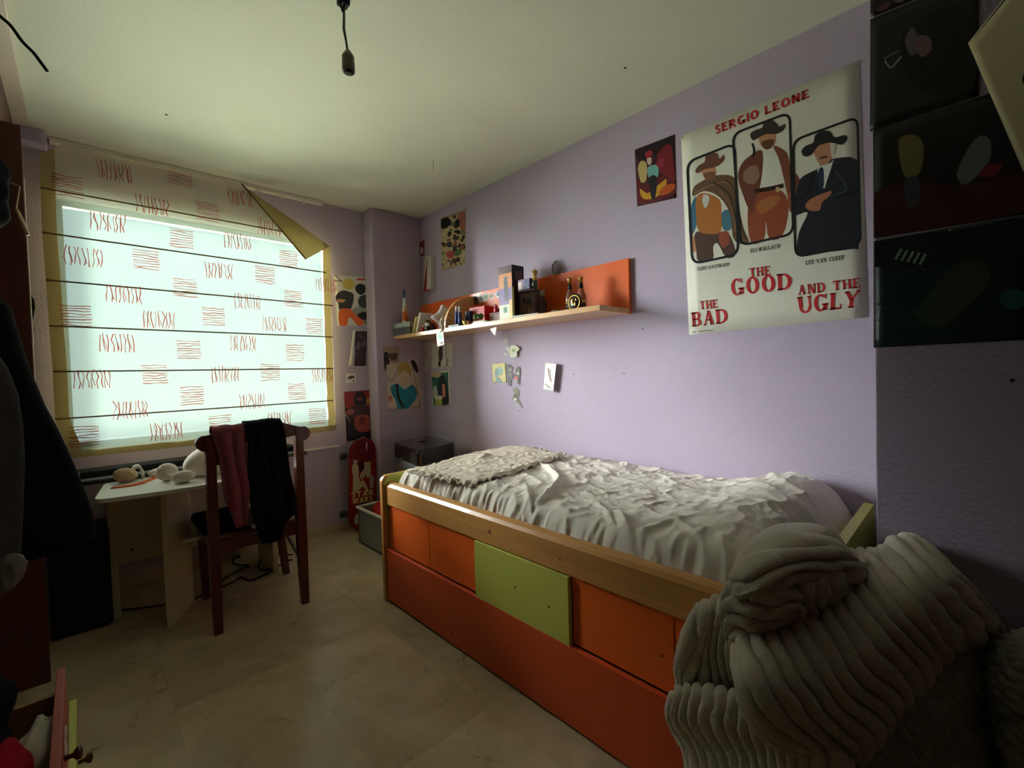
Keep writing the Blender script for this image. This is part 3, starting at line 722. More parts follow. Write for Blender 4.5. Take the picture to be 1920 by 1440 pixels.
OSTRAP = mat('orange_strap', rgb(206, 92, 34), .7)
c_ = onz(236, 904, DZ)
tt = thing('soft_toy', 'tan and white toy with a flat orange strap lying on the desk', 'toy', (c_[0], c_[1], DZ))
MB().blob((c_[0], c_[1], DZ+.036), (.050, .045, .035), (0, .25, .4), 3, noise=.06).build('toy_body', TANP, tt)
ax_, ay_ = c_[0]+.048, c_[1]+.035
arch = [(ax_+.022*math.cos(a), ay_, DZ+.002+.066*math.sin(a)**.7) for a in np.linspace(0, PI, 11)]
MB().grid(np.array([[(x, y-.030, z) for x, y, z in arch], [(x, y+.030, z) for x, y, z in arch]])).build('toy_band', PLUSH, tt)
solid(bpy.data.objects['toy_band'], .012, 0)
st = [onz(x, y, DZ+.004) for x, y in [(209, 914), (235, 911), (262, 906), (285, 898), (296, 891), (288, 888), (268, 894)]]
sp = smooth_poly([tuple(q[:2]) for q in st], 5, closed=False)
mb = MB(); rows = []
for i, (x, y) in enumerate(sp):
    x2, y2 = sp[min(i+1, len(sp)-1)]; x1, y1 = sp[max(i-1, 0)]; d = np.array([x2-x1, y2-y1]); d /= np.linalg.norm(d)+1e-9; nn = np.array([-d[1], d[0]])*(.018 if i < 12 else .011)
    z = DZ+.0025+.006*(i/len(sp))
    rows.append([(x-nn[0], y-nn[1], z), (x+nn[0], y+nn[1], z+.002)])
mb.grid(np.array(rows)); o = mb.build('strap', OSTRAP, tt); solid(o, .005, 1)

# black box on the floor beside the desk leg
bb = thing('computer_tower', 'black box standing on the floor between the wardrobe and the desk leg', 'computer', (-2.155, -.3, 0))
MB().box(-2.262, -2.048, -.480, -.05, .012, .440, b=.006).build('case', BLACKM, bb)
MB().box(-2.258, -2.052, -.484, -.480, .02, .432, b=.002).build('front_cover', BLACKM, bb)
for x in (-2.235, -2.075):
    for y in (-.45, -.08): MB().lathe((x, y, 0), [(.012, 0), (.012, .012)], 10).build('foot', BLACK, bb)

# ------------------------------------------------------------------ chair
ch = thing('chair', 'dark red-brown wooden chair pushed up to the white desk with clothes over its back', 'chair', (-1.49, -.73, 0))
def leg(p0, p1, w0, w1, name='leg'):
    (x0, y0, z0), (x1, y1, z1) = p0, p1; m_ = MB(); v = []
    for (x, y, z, w_) in ((x0, y0, z0, w0), (x1, y1, z1, w1)):
        v += [(x-w_, y-w_, z), (x+w_, y-w_, z), (x+w_, y+w_, z), (x-w_, y+w_, z)]
    m_.add(v, [(0, 3, 2, 1), (4, 5, 6, 7)]+[(i, (i+1) % 4, 4+(i+1) % 4, 4+i) for i in range(4)])
    return m_.build(name, DARKW, ch)
CYB = -.950
for sx_ in (-1, 1):
    xc = -1.500+sx_*.196
    m_ = MB(); prof = [(0, -.012, .0175), (.25, 0, .0215), (.44, .004, .023), (.60, 0, .021), (.93, -.012, .019)]
    rows = []
    for (z, dy, w_) in prof:
        rows.append([(xc-w_, CYB+dy-w_, z), (xc+w_, CYB+dy-w_, z), (xc+w_, CYB+dy+w_, z), (xc-w_, CYB+dy+w_, z), (xc-w_, CYB+dy-w_, z)])
    m_.grid(np.array(rows)); m_.sm = [False]*len(m_.f); o = m_.build('rear_leg', DARKW, ch)
leg((-1.665, -.505, 0), (-1.675, -.515, .43), .0175, .022, 'front_leg'); leg((-1.255, -.500, 0), (-1.300, -.515, .43), .0175, .022, 'front_leg')
# crest rail: arched with scrolled ears
top = [(-1.742, .875), (-1.752, .905), (-1.735, .932), (-1.705, .936), (-1.66, .946), (-1.60, .965), (-1.50, .978), (-1.40, .968), (-1.345, .950), (-1.30, .936), (-1.268, .932), (-1.246, .905), (-1.256, .872), (-1.285, .860), (-1.312, .872), (-1.325, .892), (-1.37, .885), (-1.50, .890), (-1.63, .885), (-1.672, .892), (-1.688, .872), (-1.715, .860)]
MB().prism(smooth_poly(top, 4), 'y', CYB-.022, CYB+.016).build('crest_rail', DARKW, ch)
MB().box(-1.69, -1.31, CYB-.010, CYB+.010, .372, .425, b=.003).build('apron', DARKW, ch)
MB().box(-1.66, -1.32, -.520, -.500, .375, .430, b=.003).build('apron', DARKW, ch)
for x in (-1.690, -1.310): MB().box(x-.010, x+.010, -.94, -.52, .375, .430, b=.003).build('side_rail', DARKW, ch)
MB().box(-1.70, -1.295, -.955, -.495, .430, .452, b=.008).build('seat', DARKW, ch)
brace = MB(); brace.tube([(-1.312, -.93, .24), (-1.305, -.55, .36)], .010, 6); brace.build('brace', METAL, ch)

# things on the seat
pad = MB(); pad.box(-1.735, -1.54, -.918, -.60, .4525, .505, b=.02); o = pad.build('folded_clothes', BLACKCLOTH, loc=(-1.64, -.76, .4525)); tag(o, 'black folded garment heaped on the desk side of the chair seat', 'clothes')
bk2 = thing('magazine', 'pale magazine lying on the chair seat under the trousers', 'magazine', (-1.45, -.80, .4525))
MB().box(-1.535, -1.335, -.955, -.66, .4525, .474, b=.002).build('pages', PAPER, bk2)
MB().box(-1.537, -1.333, -.957, -.658, .474, .477, b=.001).build('cover', GREYCLOTH, bk2)
bk3 = thing('box', 'flat grey and white box lying on the right of the chair seat', 'box', (-1.31, -.82, .4525))
MB().box(-1.328, -1.262, -.918, -.62, .4525, .490, b=.003).build('carton', PAPER, bk3)
MB().box(-1.329, -1.261, -.919, -.619, .490, .502, b=.003).build('lid', GREYCLOTH, bk3)

# clothes over the chair back
def drape(levels, back, name, m, seed, th=.006):
    # levels: (z, x_left, x_right) down the camera side; back: drop on the desk side
    rows = []; zt = levels[0][0]
    xl_, xr_ = levels[0][1], levels[0][2]
    prof = [(.030, zt-back), (.032, zt-back*.5), (.028, zt-.02), (.012, zt+.004), (-.006, zt+.008), (-.026, zt-.004)]
    for (dy, z) in prof: rows.append([(lerp(xl_, xr_, i/30), CYB+dy, z) for i in range(31)])
    for k in range(1, len(levels)):
        z0, a0, b0 = levels[k-1]; z1, a1, b1 = levels[k]
        for q_ in range(1, 7):
            t_ = q_/6; rows.append([(lerp(lerp(a0, a1, t_), lerp(b0, b1, t_), i/30), CYB-.034, lerp(z0, z1, t_)) for i in range(31)])
    A_ = np.array(rows, float)
    n_ = A_.shape[0]; fall = np.clip((np.arange(n_)-4)/8, 0, 1)[:, None]
    wv = .009*np.sin(A_[..., 0]*62+seed+A_[..., 2]*5)+.006*vnoise(np.stack([A_[..., 0]*25, A_[..., 2]*6, A_[..., 0]*0+seed], -1))
    A_[..., 1] -= fall*np.abs(wv)*1.0; A_[..., 2] += .004*vnoise(np.stack([A_[..., 0]*30, A_[..., 2]*30, A_[..., 0]*0+seed], -1))
    m_ = MB(); m_.grid(A_); o = m_.build(name, m, loc=(lerp(xl_, xr_, .5), CYB, zt)); solid(o, th, 0); return o
o = drape([(.965, -1.690, -1.545), (.90, -1.685, -1.548), (.84, -1.668, -1.55), (.76, -1.662, -1.552), (.66, -1.655, -1.548), (.62, -1.648, -1.55), (.56, -1.630, -1.556), (.485, -1.612, -1.565)], .18, 'trousers', MAROON, 1)
tag(o, 'dull maroon trousers hung over the left half of the chair back', 'trousers')
o = drape([(.978, -1.556, -1.388), (.90, -1.556, -1.375), (.82, -1.556, -1.370), (.70, -1.552, -1.358), (.58, -1.546, -1.338), (.50, -1.535, -1.335), (.44, -1.520, -1.40), (.375, -1.500, -1.415)], .22, 'trousers', BLACKCLOTH, 5)
tag(o, 'black trousers hung over the middle of the chair back beside the maroon pair', 'trousers')

# cables on the floor under the desk
def cable(pts, r, name, label, m=BLACK, cat='cable', grp=None):
    sp = smooth_poly(pts, 6, closed=False); o = MB().tube(sp, r, 6).build(name, m, loc=sp[0]); return tag(o, label, cat, grp)
def fl(l, z=.006): return [tuple(onz(x, y, z)) for x, y in l]
cb_ = thing('power_cable', 'thin black cable with a plug, looping under the chair towards the desk legs', 'cable', tuple(onz(444, 1045, 0)))
A_ = fl([(180, 1150), (300, 1135), (345, 1128), (375, 1118), (420, 1085), (455, 1065), (466, 1060), (440, 1058), (437, 1050), (444, 1044)])
MB().tube(smooth_poly(A_, 6, closed=False), .005, 6).build('cord', BLACKM, cb_)
p = onz(446, 1042, .012); MB().box(p[0]-.012, p[0]+.012, p[1]-.02, p[1]+.02, .001, .024, b=.004).build('plug', BLACKM, cb_)
cable(fl([(412, 1102), (440, 1090), (452, 1082), (470, 1088), (495, 1078), (516, 1066), (535, 1052), (548, 1050)]), .005, 'power_cable', 'thin black cable running towards the right desk leg', BLACKM)
cable(fl([(548, 1040), (520, 1040), (500, 1043), (487, 1052), (486, 1065), (500, 1068), (520, 1062)]), .005, 'power_cable', 'thin black cable bent in a loose loop beside the right desk leg', BLACKM)

# ------------------------------------------------------------------ heater, storage box, skateboard in the corner
ht = thing('heater', 'black cabinet heater with a glossy top standing in the corner behind the bed', 'heater', (-.28, -.55, 0))
a_ = math.radians(-10)
ax = np.array([math.cos(a_+.33), math.sin(a_+.33)]); cen = np.array([-.275, -.545])
def hb(x, y): 
    t_ = .18; return (cen[0]+x*math.cos(t_)+y*math.sin(t_), cen[1]-x*math.sin(t_)*-1+y*math.cos(t_)) if False else (cen[0]+x*.975-y*-.18, cen[1]+x*.26+y*.985)
q = [hb(-.20, -.255), hb(.20, -.255), hb(.20, .26), hb(-.20, .26)]
def hprism(sc, z0, z1, m, name, r=.03):
    c_ = np.mean(q, 0); pts = rounded([tuple(c_+(np.array(p)-c_)*sc) for p in q], r)
    n_ = len(pts); b_ = MB()
    lv = [(z0, 1.0), (z1-.02, 1.0), (z1-.006, .985), (z1, .95)]
    V = []
    for (z, s_) in lv: V += [(c_[0]+(p[0]-c_[0])*s_, c_[1]+(p[1]-c_[1])*s_, z) for p in pts]
    F = [tuple(range(n_))[::-1], tuple(range(3*n_, 4*n_))]+[(k*n_+i, k*n_+(i+1) % n_, (k+1)*n_+(i+1) % n_, (k+1)*n_+i) for k in range(3) for i in range(n_)]
    b_.add(V, F); return b_.build(name, m, ht)
hprism(.96, .03, .58, mat('grey_heater_side', rgb(96, 98, 96), .5), 'body')
hprism(1.0, .58, .682, mat('glossy_black_top', rgb(20, 21, 23), .12, coat=.6), 'top_cover', .05)
p = onz(792, 828, .682); MB().lathe((p[0], p[1], .6815), [(.028, 0), (.026, .003), (.015, .002)], 16).build('top_vent', BLACKM, ht)
for (x, y) in q:
    c_ = np.mean(q, 0); MB().blob((c_[0]+(x-c_[0])*.85, c_[1]+(y-c_[1])*.85, .016), (.018, .018, .016), n=1).build('castor', BLACKM, ht)
p = onx(830, 848, -.47)
mark = MB(); 

sbx = thing('storage_box', 'clear plastic storage box with red cloth inside between the skateboard and the bed', 'box', (-.62, -.8, 0))
CLEARP = mat('cloudy_clear_plastic', rgb(168, 170, 166), .25, trans=.45)
X0, X1, Y0, Y1 = -.715, -.535, -1.235, -.34
b_ = MB(); b_.box(X0, X1, Y0, Y1, 0, .01); b_.box(X0, X0+.006, Y0, Y1, 0, .25); b_.box(X1-.006, X1, Y0, Y1, 0, .25); b_.box(X0, X1, Y0, Y0+.006, 0, .25); b_.box(X0, X1, Y1-.006, Y1, 0, .25)
b_.build('tub', CLEARP, sbx)
b_ = MB(); b_.box(X0-.012, X0+.004, Y0-.01, Y1+.01, .245, .262, b=.003); b_.box(X1-.004, X1+.012, Y0-.01, Y1+.01, .245, .262, b=.003); b_.box(X0, X1, Y1-.004, Y1+.012, .245, .262, b=.003); b_.box(X0, X1, Y0-.008, Y0+.004, .245, .262, b=.003)
b_.build('rim', PAPER, sbx)
MB().box(X0+.03, X1-.03, Y0+.03, Y1-.03, .012, .14, b=.03).build('contents', GREYCLOTH, sbx)
mb = MB(); mb.blob((-.640, -.66, .238), (.066, .22, .085), noise=.12, n=3); o = mb.build('folded_cloth', mat('red_cloth', rgb(176, 40, 44), .9, bump=.4, bscale=400, spec=.1), loc=(-.64, -.66, .15)); tag(o, 'red cloth bulging out of the clear storage box', 'cloth')
mb = MB(); mb.tube([(-.705, -.72, .25), (-.690, -.72, .29), (-.665, -.78, .315), (-.65, -.84, .29)], .003, 6); o = mb.build('string', PAPER, loc=(-.70, -.72, .24)); tag(o, 'thin pale string lying on the red cloth', 'string')

# skateboard leaning on the window wall
sk = thing('skateboard', 'small red skateboard with pale printed figures leaning upright on the lavender wall', 'skateboard', (-.585, -.13, 0))
LB = .725; WB = .120
e_t = np.array([-.535, -.068, .712]); e_b = np.array([-.600, -.155, .004])
dz = (e_t-e_b)/np.linalg.norm(e_t-e_b); dx_ = np.array([1.0, .10, 0]); dx_ = dx_-dz*(dx_@dz); dx_ /= np.linalg.norm(dx_); dn = np.cross(dz, dx_)
if dn[1] > 0: dn = -dn
LB = np.linalg.norm(e_t-e_b)
def skp(u, v, off): return tuple(e_b+dz*(v*LB)+dx_*(u*WB)+dn*off)
outl = [(math.copysign(abs(math.cos(t_))**.75, math.cos(t_)), .5+.5*math.copysign(abs(math.sin(t_))**1.0, math.sin(t_))) for t_ in np.linspace(0, 2*PI, 49)[:-1]]
outl = [(u*(1.0 if .15 < v < .85 else 1.0), v) for u, v in outl]
outl = [(.98*min(1, max(-1, (1-(max(0, abs(v-.5)-.30)/.20)**2.2)**.5 if abs(v-.5) > .30 else 1))*(1 if k < 24 else -1), v) for k, v in enumerate(list(np.linspace(0.0, 1.0, 24))+list(np.linspace(1.0, 0.0, 24)))]
def kick(v): return .022*max(0, (abs(v-.5)-.36)/.14)**1.6*-1
m_ = MB(); n_ = len(outl)
V = [skp(u, v, .006+kick(v)*-1) for u, v in outl]+[skp(u, v, -.006+kick(v)*-1) for u, v in outl]
F = []
for i in range(23): F.append((i, i+1, n_-2-i, n_-1-i)); F.append((n_+n_-1-i, n_+n_-2-i, n_+i+1, n_+i))
F += [(i, (i+1) % n_, n_+(i+1) % n_, n_+i) for i in range(n_)]
m_.add(V, F); m_.build('deck', mat('red_deck_print', rgb(150, 26, 32), .35, coat=.2), sk)
m_ = MB(); m_.tube([skp(u*1.0, v, kick(v)*-1) for u, v in outl]+[skp(outl[0][0], outl[0][1], 0)], .0062, 6); m_.build('deck_edge', mat('grey_deck_edge', rgb(86, 84, 92), .5), sk)
for v in (.20, .80):
    m_ = MB(); m_.tube([skp(-.95, v, -.052), skp(.95, v, -.052)], .006, 8); tr_ = m_.build('truck', METAL, sk)
    MB().tube([skp(0, v, -.006), skp(0, v, -.052)], .016, 8).build('hanger', METAL, sk)
    for u in (-1.12, .92):
        MB().tube([skp(u-.12, v, -.052), skp(u-.1, v, -.052), skp(u+.22, v, -.052), skp(u+.24, v, -.052)], [.018, .024, .024, .018], 14).build('wheel', mat('dark_wheel', rgb(48, 58, 66), .5), sk)

# ------------------------------------------------------------------ bare lamp holder on its flex
lp = thing('pendant_lamp_holder', 'bare lamp holder without a bulb hanging on a short flex from the ceiling', 'lamp', (-1.406, -1.91, 2.5))
SOCK = mat('brown_socket', rgb(104, 90, 72), .5)
MB().box(-1.428, -1.392, -1.93, -1.895, 2.478, 2.5, b=.004).build('terminal_block', BLACKM, lp)
MB().tube([(-1.43, -1.93, 2.498), (-1.425, -1.915, 2.478), (-1.41, -1.91, 2.455)], .004, 6).build('loose_wire', BLACKM, lp)
MB().tube([(-1.408, -1.912, 2.48), (-1.409, -1.91, 2.43), (-1.410, -1.909, 2.40), (-1.404, -1.91, 2.36), (-1.400, -1.91, 2.325)], [.004, .0045, .005, .0038, .004], 8).build('flex', mat('grey_flex', rgb(70, 72, 60), .6), lp)
MB().lathe((-1.399, -1.91, 2.255), [(.014, .004), (.020, 0), (.0215, .004), (.0215, .030), (.020, .045), (.021, .047), (.021, .054), (.014, .066), (.006, .078), (.004, .080)], 20).build('socket', SOCK, lp)
MB().lathe((-1.399, -1.91, 2.254), [(.0165, .0005), (.0165, .004)], 18).build('socket_mouth', mat('socket_black', rgb(8, 7, 6), .9), lp)

# ------------------------------------------------------------------ wardrobe, clothes, open drawers
wd = thing('wardrobe', 'tall dark brown open wardrobe filling the left wall', 'wardrobe', (-2.55, -1.8, 0))
MB().box(-2.868, -2.252, -.865, -.845, 0, 2.20, b=.001).build('side_panel', BROWNW, wd)
MB().box(-2.254, -2.2495, -.865, -.845, .9, 2.0).build('edge_band', PALETRIM, wd)
MB().box(-2.868, -2.312, -.845, -.16, 0, 2.48, b=.002).build('closed_cabinet', BROWNW, wd)
MB().box(-2.89, -2.868, -3.10, -.845, 0, 2.48).build('back_panel', BROWNW, wd)
MB().box(-2.868, -2.30, -3.10, -3.08, 0, 2.48).build('side_panel', BROWNW, wd)
MB().box(-2.868, -2.30, -3.08, -.865, 2.455, 2.48).build('top_panel', BROWNW, wd)
MB().box(-2.868, -2.27, -3.08, -.865, .44, .46).build('shelf', BROWNW, wd) if False else None
MB().tube([(-2.58, -3.08, 1.74), (-2.58, -.865, 1.74)], .013, 10).build('hanging_rail', METAL, wd)
def open_drawer(ztop, hgt, xf, m, ys, ye):
    f_ = MB().box(xf-.017, xf, ye, ys, ztop-hgt, ztop, b=.0015).build('drawer', m, wd)
    b_ = MB(); b_.box(xf-.50, xf-.017, ys-.075, ys-.060, ztop-hgt+.02, ztop-.035); b_.build('drawer_side', TANW, f_)
    MB().box(xf-.50, xf-.017, ye+.02, ye+.035, ztop-hgt+.02, ztop-.035).build('drawer_side', TANW, f_)
    MB().box(xf-.50, xf-.017, ye+.03, ys-.06, ztop-hgt+.015, ztop-hgt+.022).build('drawer_bottom', TANW, f_)
    return f_
d1 = open_drawer(.42, .20, -2.182, mat('red_drawer_lacquer', rgb(176, 84, 70), .45), -1.715, -2.95)
d2 = open_drawer(.212, .19, -2.168, GREENL, -1.50, -2.95)
for d_, y, z, x in ((d1, -2.02, .345, -2.182), (d2, -1.70, .13, -2.168)):
    MB().lathe((x, y, z), [(.005, 0), (.005, .014), (.013, .020), (.014, .027), (.006, .031)], 12, axis='x').build('knob', DARKW, d_)
mb = MB(); mb.blob((-2.285, -2.06, .345), (.070, .12, .085), (.2, 0, .1), 3, noise=.15); o = mb.build('folded_garment', mat('crimson_cloth', rgb(150, 16, 34), .9, bump=.4, bscale=400, spec=.1), loc=(-2.285, -2.06, .25)); tag(o, 'crumpled crimson garment inside the open red drawer', 'clothes')
mb = MB(); mb.blob((-2.225, -1.98, .335), (.040, .12, .075), (.1, 0, -.2), 3, noise=.18); o = mb.build('folded_garment', mat('off_white_cloth', rgb(190, 180, 166), .9, bump=.4, bscale=400, spec=.1), loc=(-2.225, -1.98, .25)); tag(o, 'crumpled off-white garment beside the crimson one in the drawer', 'clothes')
mb = MB(); mb.blob((-2.39, -1.88, .42), (.12, .20, .15), (.2, .1, 0), 3, noise=.15); o = mb.build('black_bag', BLACKCLOTH, loc=(-2.39, -1.88, .30)); tag(o, 'black crumpled bag slumped in the wardrobe above the open drawer', 'bag')

# hanging coats
def garment(sil, y, th, name, m, label, seed, cat='coat'):
    # sil: silhouette edge in the photograph, top to bottom, on the plane of the garment
    e_ = [ony(px, py, y) for px, py in sil]
    zs = np.array([p[2] for p in e_]); xs = np.array([p[0] for p in e_])
    zz = np.linspace(zs.max(), zs.min(), 60); o_ = np.argsort(zs)
    xr_ = np.interp(zz, zs[o_], xs[o_])
    rows = []
    for j, z in enumerate(zz):
        row = []; xl_ = -2.74+.10*max(0, (z-1.2))
        wdt = xr_[j]-xl_; thz = th*(1+.25*math.sin(z*5+seed))*min(1, (zz[0]-z)/.06+.35)
        for k in range(41):
            t_ = 2*PI*k/40; cx_ = (xr_[j]+xl_)/2
            fold = 1+.22*math.sin(t_*7+seed+z*2.2)*(.4+.6*min(1, (zz[0]-z)/.5))
            row.append((cx_+wdt/2*math.copysign(abs(math.cos(t_))**.6, math.cos(t_)), y+thz*math.sin(t_)*fold, z))
        rows.append(row)
    m_ = MB(); m_.grid(np.array(rows), flip=False); n_ = 41
    m_.add(rows[-1][:-1], [tuple(range(40))]); m_.add(rows[0][:-1], [tuple(range(40))[::-1]])
    root = thing(name, label, cat, (-2.45, y, float(zz[-1])))
    m_.build('cloth', m, root)
    MB().tube([(-2.58, y, 1.758), (-2.565, y, 1.768), (-2.56, y, 1.75), (-2.575, y, 1.71), (-2.58, y, float(zz[0])-.01)], .003, 6).build('hanger_hook', METAL, root)
    return root
garment([(-60, 540), (0, 558), (22, 580), (45, 655), (60, 700), (85, 760), (110, 805), (140, 872), (165, 932), (180, 985), (176, 1002), (150, 1012), (130, 1030)], -1.38, .06, 'coat', BLACKCLOTH, 'long black coat hanging in the wardrobe nearest the blind', 2)
garment([(-70, 640), (-10, 655), (15, 690), (35, 740), (44, 800), (47, 860), (44, 960), (40, 1035)], -1.66, .05, 'jacket', GREYCLOTH, 'dark grey jacket hanging in front of the black coat', 6)
garment([(-80, 235), (-10, 240), (10, 300), (26, 360), (30, 420), (28, 468)], -1.2, .05, 'garment_bag', BLACKCLOTH, 'black garment hanging high in the wardrobe above the coats', 9, 'clothes') if False else None
mb = MB(); c0_ = ony(-10, 355, -1.15); mb.blob((c0_[0]-.09, -1.15, c0_[2]), (.125, .10, .20), n=3, noise=.1); o = mb.build('black_bag', BLACKCLOTH, loc=(c0_[0]-.09, -1.15, c0_[2]-.2)); tag(o, 'black bag hanging high in the wardrobe above the coats', 'bag')
MB().tube([(c0_[0]-.09, -1.15, c0_[2]+.16), (c0_[0]-.10, -1.15, 2.30), (c0_[0]-.10, -1.15, 2.455)], .006, 6).build('bag_strap', BLACKCLOTH, o)
mb = MB(); mb.blob(tuple(ony(8, 1078, -1.72)), (.035, .03, .055), (0, .5, 0), 3, noise=.12); o = mb.build('sleeve', mat('pale_sleeve', rgb(112, 104, 96), .9, bump=.4, bscale=400), bpy.data.objects['jacket'])
# pale plastic hook strip on the panel edge, cable hanging from the top, dark tie-back on the wall
mb = MB(); P_ = [tuple(ony(x, y, -.90)) for x, y in [(20, 343), (37, 350), (33, 372), (30, 390), (38, 408), (52, 441)]]
mb.tube(P_[:4], .003, 6); mb.tube(P_[3:], [.005, .008, .008], 6); o = mb.build('hanger', mat('cream_plastic', rgb(206, 190, 150), .4), loc=P_[0]); tag(o, 'cream plastic hanger tip caught on the wardrobe panel edge', 'hanger')
P_ = [tuple(ony(x, y, -1.6)) for x, y in [(-40, -10), (0, 30), (20, 48), (42, 78), (62, 98), (75, 115), (89, 134)]]
mb = MB(); mb.tube(smooth_poly(P_, 4, closed=False), [.004]*6+[.007]*8+[.006]*5+[.004]*6, 8) if False else mb.tube(smooth_poly(P_, 4, closed=False), .0042, 8); o = mb.build('cable', BLACKM, loc=P_[0]); tag(o, 'short black cable sticking out from the top of the wardrobe under the ceiling', 'cable')
P_ = [onx(0, 0, -2.3)]
a_ = [bl(x, y, -.012) for x, y in [(57, 551), (64, 562), (66, 575), (62, 595), (59, 610), (56, 600)]]
mb = MB(); mb.prism(a_, 'y', -.024, -.001); o = mb.build('wall_hook', BLACKM, loc=(a_[0][0], -.01, a_[0][1])); tag(o, 'small dark hook on the lavender wall left of the blind', 'hook')
# ------------------------------------------------------------------ wall shelf
ST = 1.505
sh = thing('wall_shelf', 'long beech wall shelf with an orange back panel and a quarter-round divider', 'shelf', (-.12, -1.15, 1.475))
MB().box(-.285, -.020, -2.158, -.155, 1.477, ST, b=.002).build('shelf_board', BEECHX, sh)
MB().box(-.021, -.001, -2.158, -.155, 1.479, 1.768, b=.0015).build('back_panel', ORANGE, sh)
qr = [(-.021, ST)]+[(-.021-.262*math.sin(a), ST+.24*math.cos(a)) for a in np.linspace(0, PI/2, 14)]
MB().prism(qr, 'y', -.872, -.852).build('divider', BEECHX, sh)

def pol(name, parent, m, verts, faces): return MB().add(verts, faces).build(name, m, parent)
INKS = {}
def paint(r_, g_, b_, rough=.5, **k):
    key = (r_, g_, b_, rough)
    if key not in INKS: INKS[key] = mat('paint_%d_%d_%d' % (r_, g_, b_), rgb(r_, g_, b_), rough, **k)
    return INKS[key]
def rbox(cx, cy, z0, sx_, sy_, sz_, m, name, parent=None, rot=0.0, tilt=(0, 0), b=.002, loc=None):
    bm = bmesh.new(); bmesh.ops.create_cube(bm, size=1)
    for v in bm.verts: v.co = Vector((v.co.x*sx_, v.co.y*sy_, (v.co.z+.5)*sz_))
    bmesh.ops.bevel(bm, geom=bm.edges[:], offset=b, segments=2, affect='EDGES', profile=.5)
    M_ = Matrix.Translation((cx, cy, z0)) @ Euler((tilt[0], tilt[1], rot)).to_matrix().to_4x4()
    bm.transform(M_); return MB().bm(bm).build(name, m, parent, loc=loc)

# grey flat case, jar, glue bottle at the window end
t = thing('case', 'flat grey case with a pale lid lying at the window end of the wall shelf', 'case', (-.24, -.29, ST))
rbox(-.225, -.292, ST+.0005, .12, .25, .055, paint(84, 88, 90, .4), 'case_body', t)
rbox(-.225, -.292, ST+.056, .125, .255, .036, paint(172, 176, 172, .4), 'lid', t)
t = thing('jar', 'cloudy pale yellow jar standing on the grey case', 'jar', (-.20, -.215, ST+.0925))
MB().lathe((-.20, -.215, ST+.0926), [(.024, 0), (.026, .004), (.026, .085), (.022, .100), (.012, .106)], 18).build('jar_body', paint(206, 204, 160, .3), t)
MB().lathe((-.20, -.215, ST+.0926), [(.0265, .020), (.0265, .060)], 18).build('band', paint(186, 190, 140, .4), t)
o = rbox(-.235, -.268, ST+.0926, .035, .035, .04, paint(34, 42, 80, .4), 'inkpot', None, b=.006, loc=(-.235, -.268, ST+.0926)); tag(o, 'small dark blue pot on the grey case beside the pale jar', 'pot')
t = thing('glue_bottle', 'tall tube bottle with white cone nozzle, blue cap and orange label', 'bottle', (-.300, -.305, ST))
gy, gx = -.318, -.266
gx, gy = -.2985, -.320
zb = ST+.0005
MB().lathe((gx+.03, gy, zb), [(.0185, 0), (.0195, .003), (.0195, .07)], 16).build('bottle_base', paint(40, 40, 44, .35), t)
MB().lathe((gx+.03, gy, zb), [(.0192, .07), (.0192, .205), (.017, .212)], 16).build('label', paint(226, 196, 164, .45), t)
MB().lathe((gx+.03, gy, zb), [(.0196, .105), (.0196, .175)], 16).build('printed_band', paint(222, 112, 60, .45), t)
MB().lathe((gx+.03, gy, zb), [(.017, .212), (.015, .225), (.0085, .29)], 16).build('nozzle', paint(226, 230, 230, .35), t)
MB().lathe((gx+.03, gy, zb), [(.0095, .285), (.0100, .290), (.008, .345), (.006, .348)], 14).build('cap', paint(38, 92, 146, .35), t)
# leaning books and small things between the case and the grey cushion
t = thing('book', 'slim book with a white cover leaning on the shelf beside the glue bottle', 'book', (-.22, -.46, ST))
rbox(-.235, -.505, ST+.002, .10, .016, .15, PAPER, 'pages', t, tilt=(.40, 0)); rbox(-.235, -.496, ST+.002, .105, .004, .153, paint(222, 210, 130, .5), 'cover', t, tilt=(.40, 0))
t = thing('book', 'slim yellow spined book leaning behind the white one on the shelf', 'book', (-.22, -.44, ST))
rbox(-.245, -.464, ST+.002, .10, .014, .125, paint(196, 172, 62, .5), 'pages', t, tilt=(.46, 0)); rbox(-.245, -.475, ST+.002, .104, .004, .128, paint(232, 224, 190, .5), 'cover', t, tilt=(.46, 0))
t = thing('tin', 'yellowish tin standing upright behind the leaning books', 'tin', (-.13, -.40, ST))
MB().lathe((-.13, -.42, ST), [(.028, .0005), (.030, .004), (.030, .105), (.028, .108)], 18).build('tin_body', paint(170, 158, 74, .4), t)
MB().lathe((-.13, -.42, ST), [(.031, .106), (.031, .118), (.026, .120)], 18).build('lid', paint(96, 92, 80, .35), t)
t = thing('toy_figure', 'tiny red and black toy figure at the foot of the leaning books', 'toy', (-.265, -.56, ST))
MB().blob((-.262, -.560, ST+.018), (.013, .011, .018), n=2).build('figure_body', paint(176, 30, 38, .5), t); MB().blob((-.262, -.560, ST+.044), (.010, .010, .011), n=2).build('figure_head', paint(226, 200, 176, .5), t)
t = thing('toy_figure', 'small white and dark toy figure in front of the grey cushion', 'toy', (-.262, -.625, ST))
MB().blob((-.262, -.625, ST+.020), (.020, .018, .020), n=2).build('figure_body', paint(34, 38, 36, .5), t); MB().blob((-.268, -.628, ST+.050), (.016, .014, .014), n=2).build('figure_head', paint(220, 224, 216, .5), t)
t = thing('toy_figure', 'dark brown toy lump lying behind the white and dark figure', 'toy', (-.20, -.60, ST))
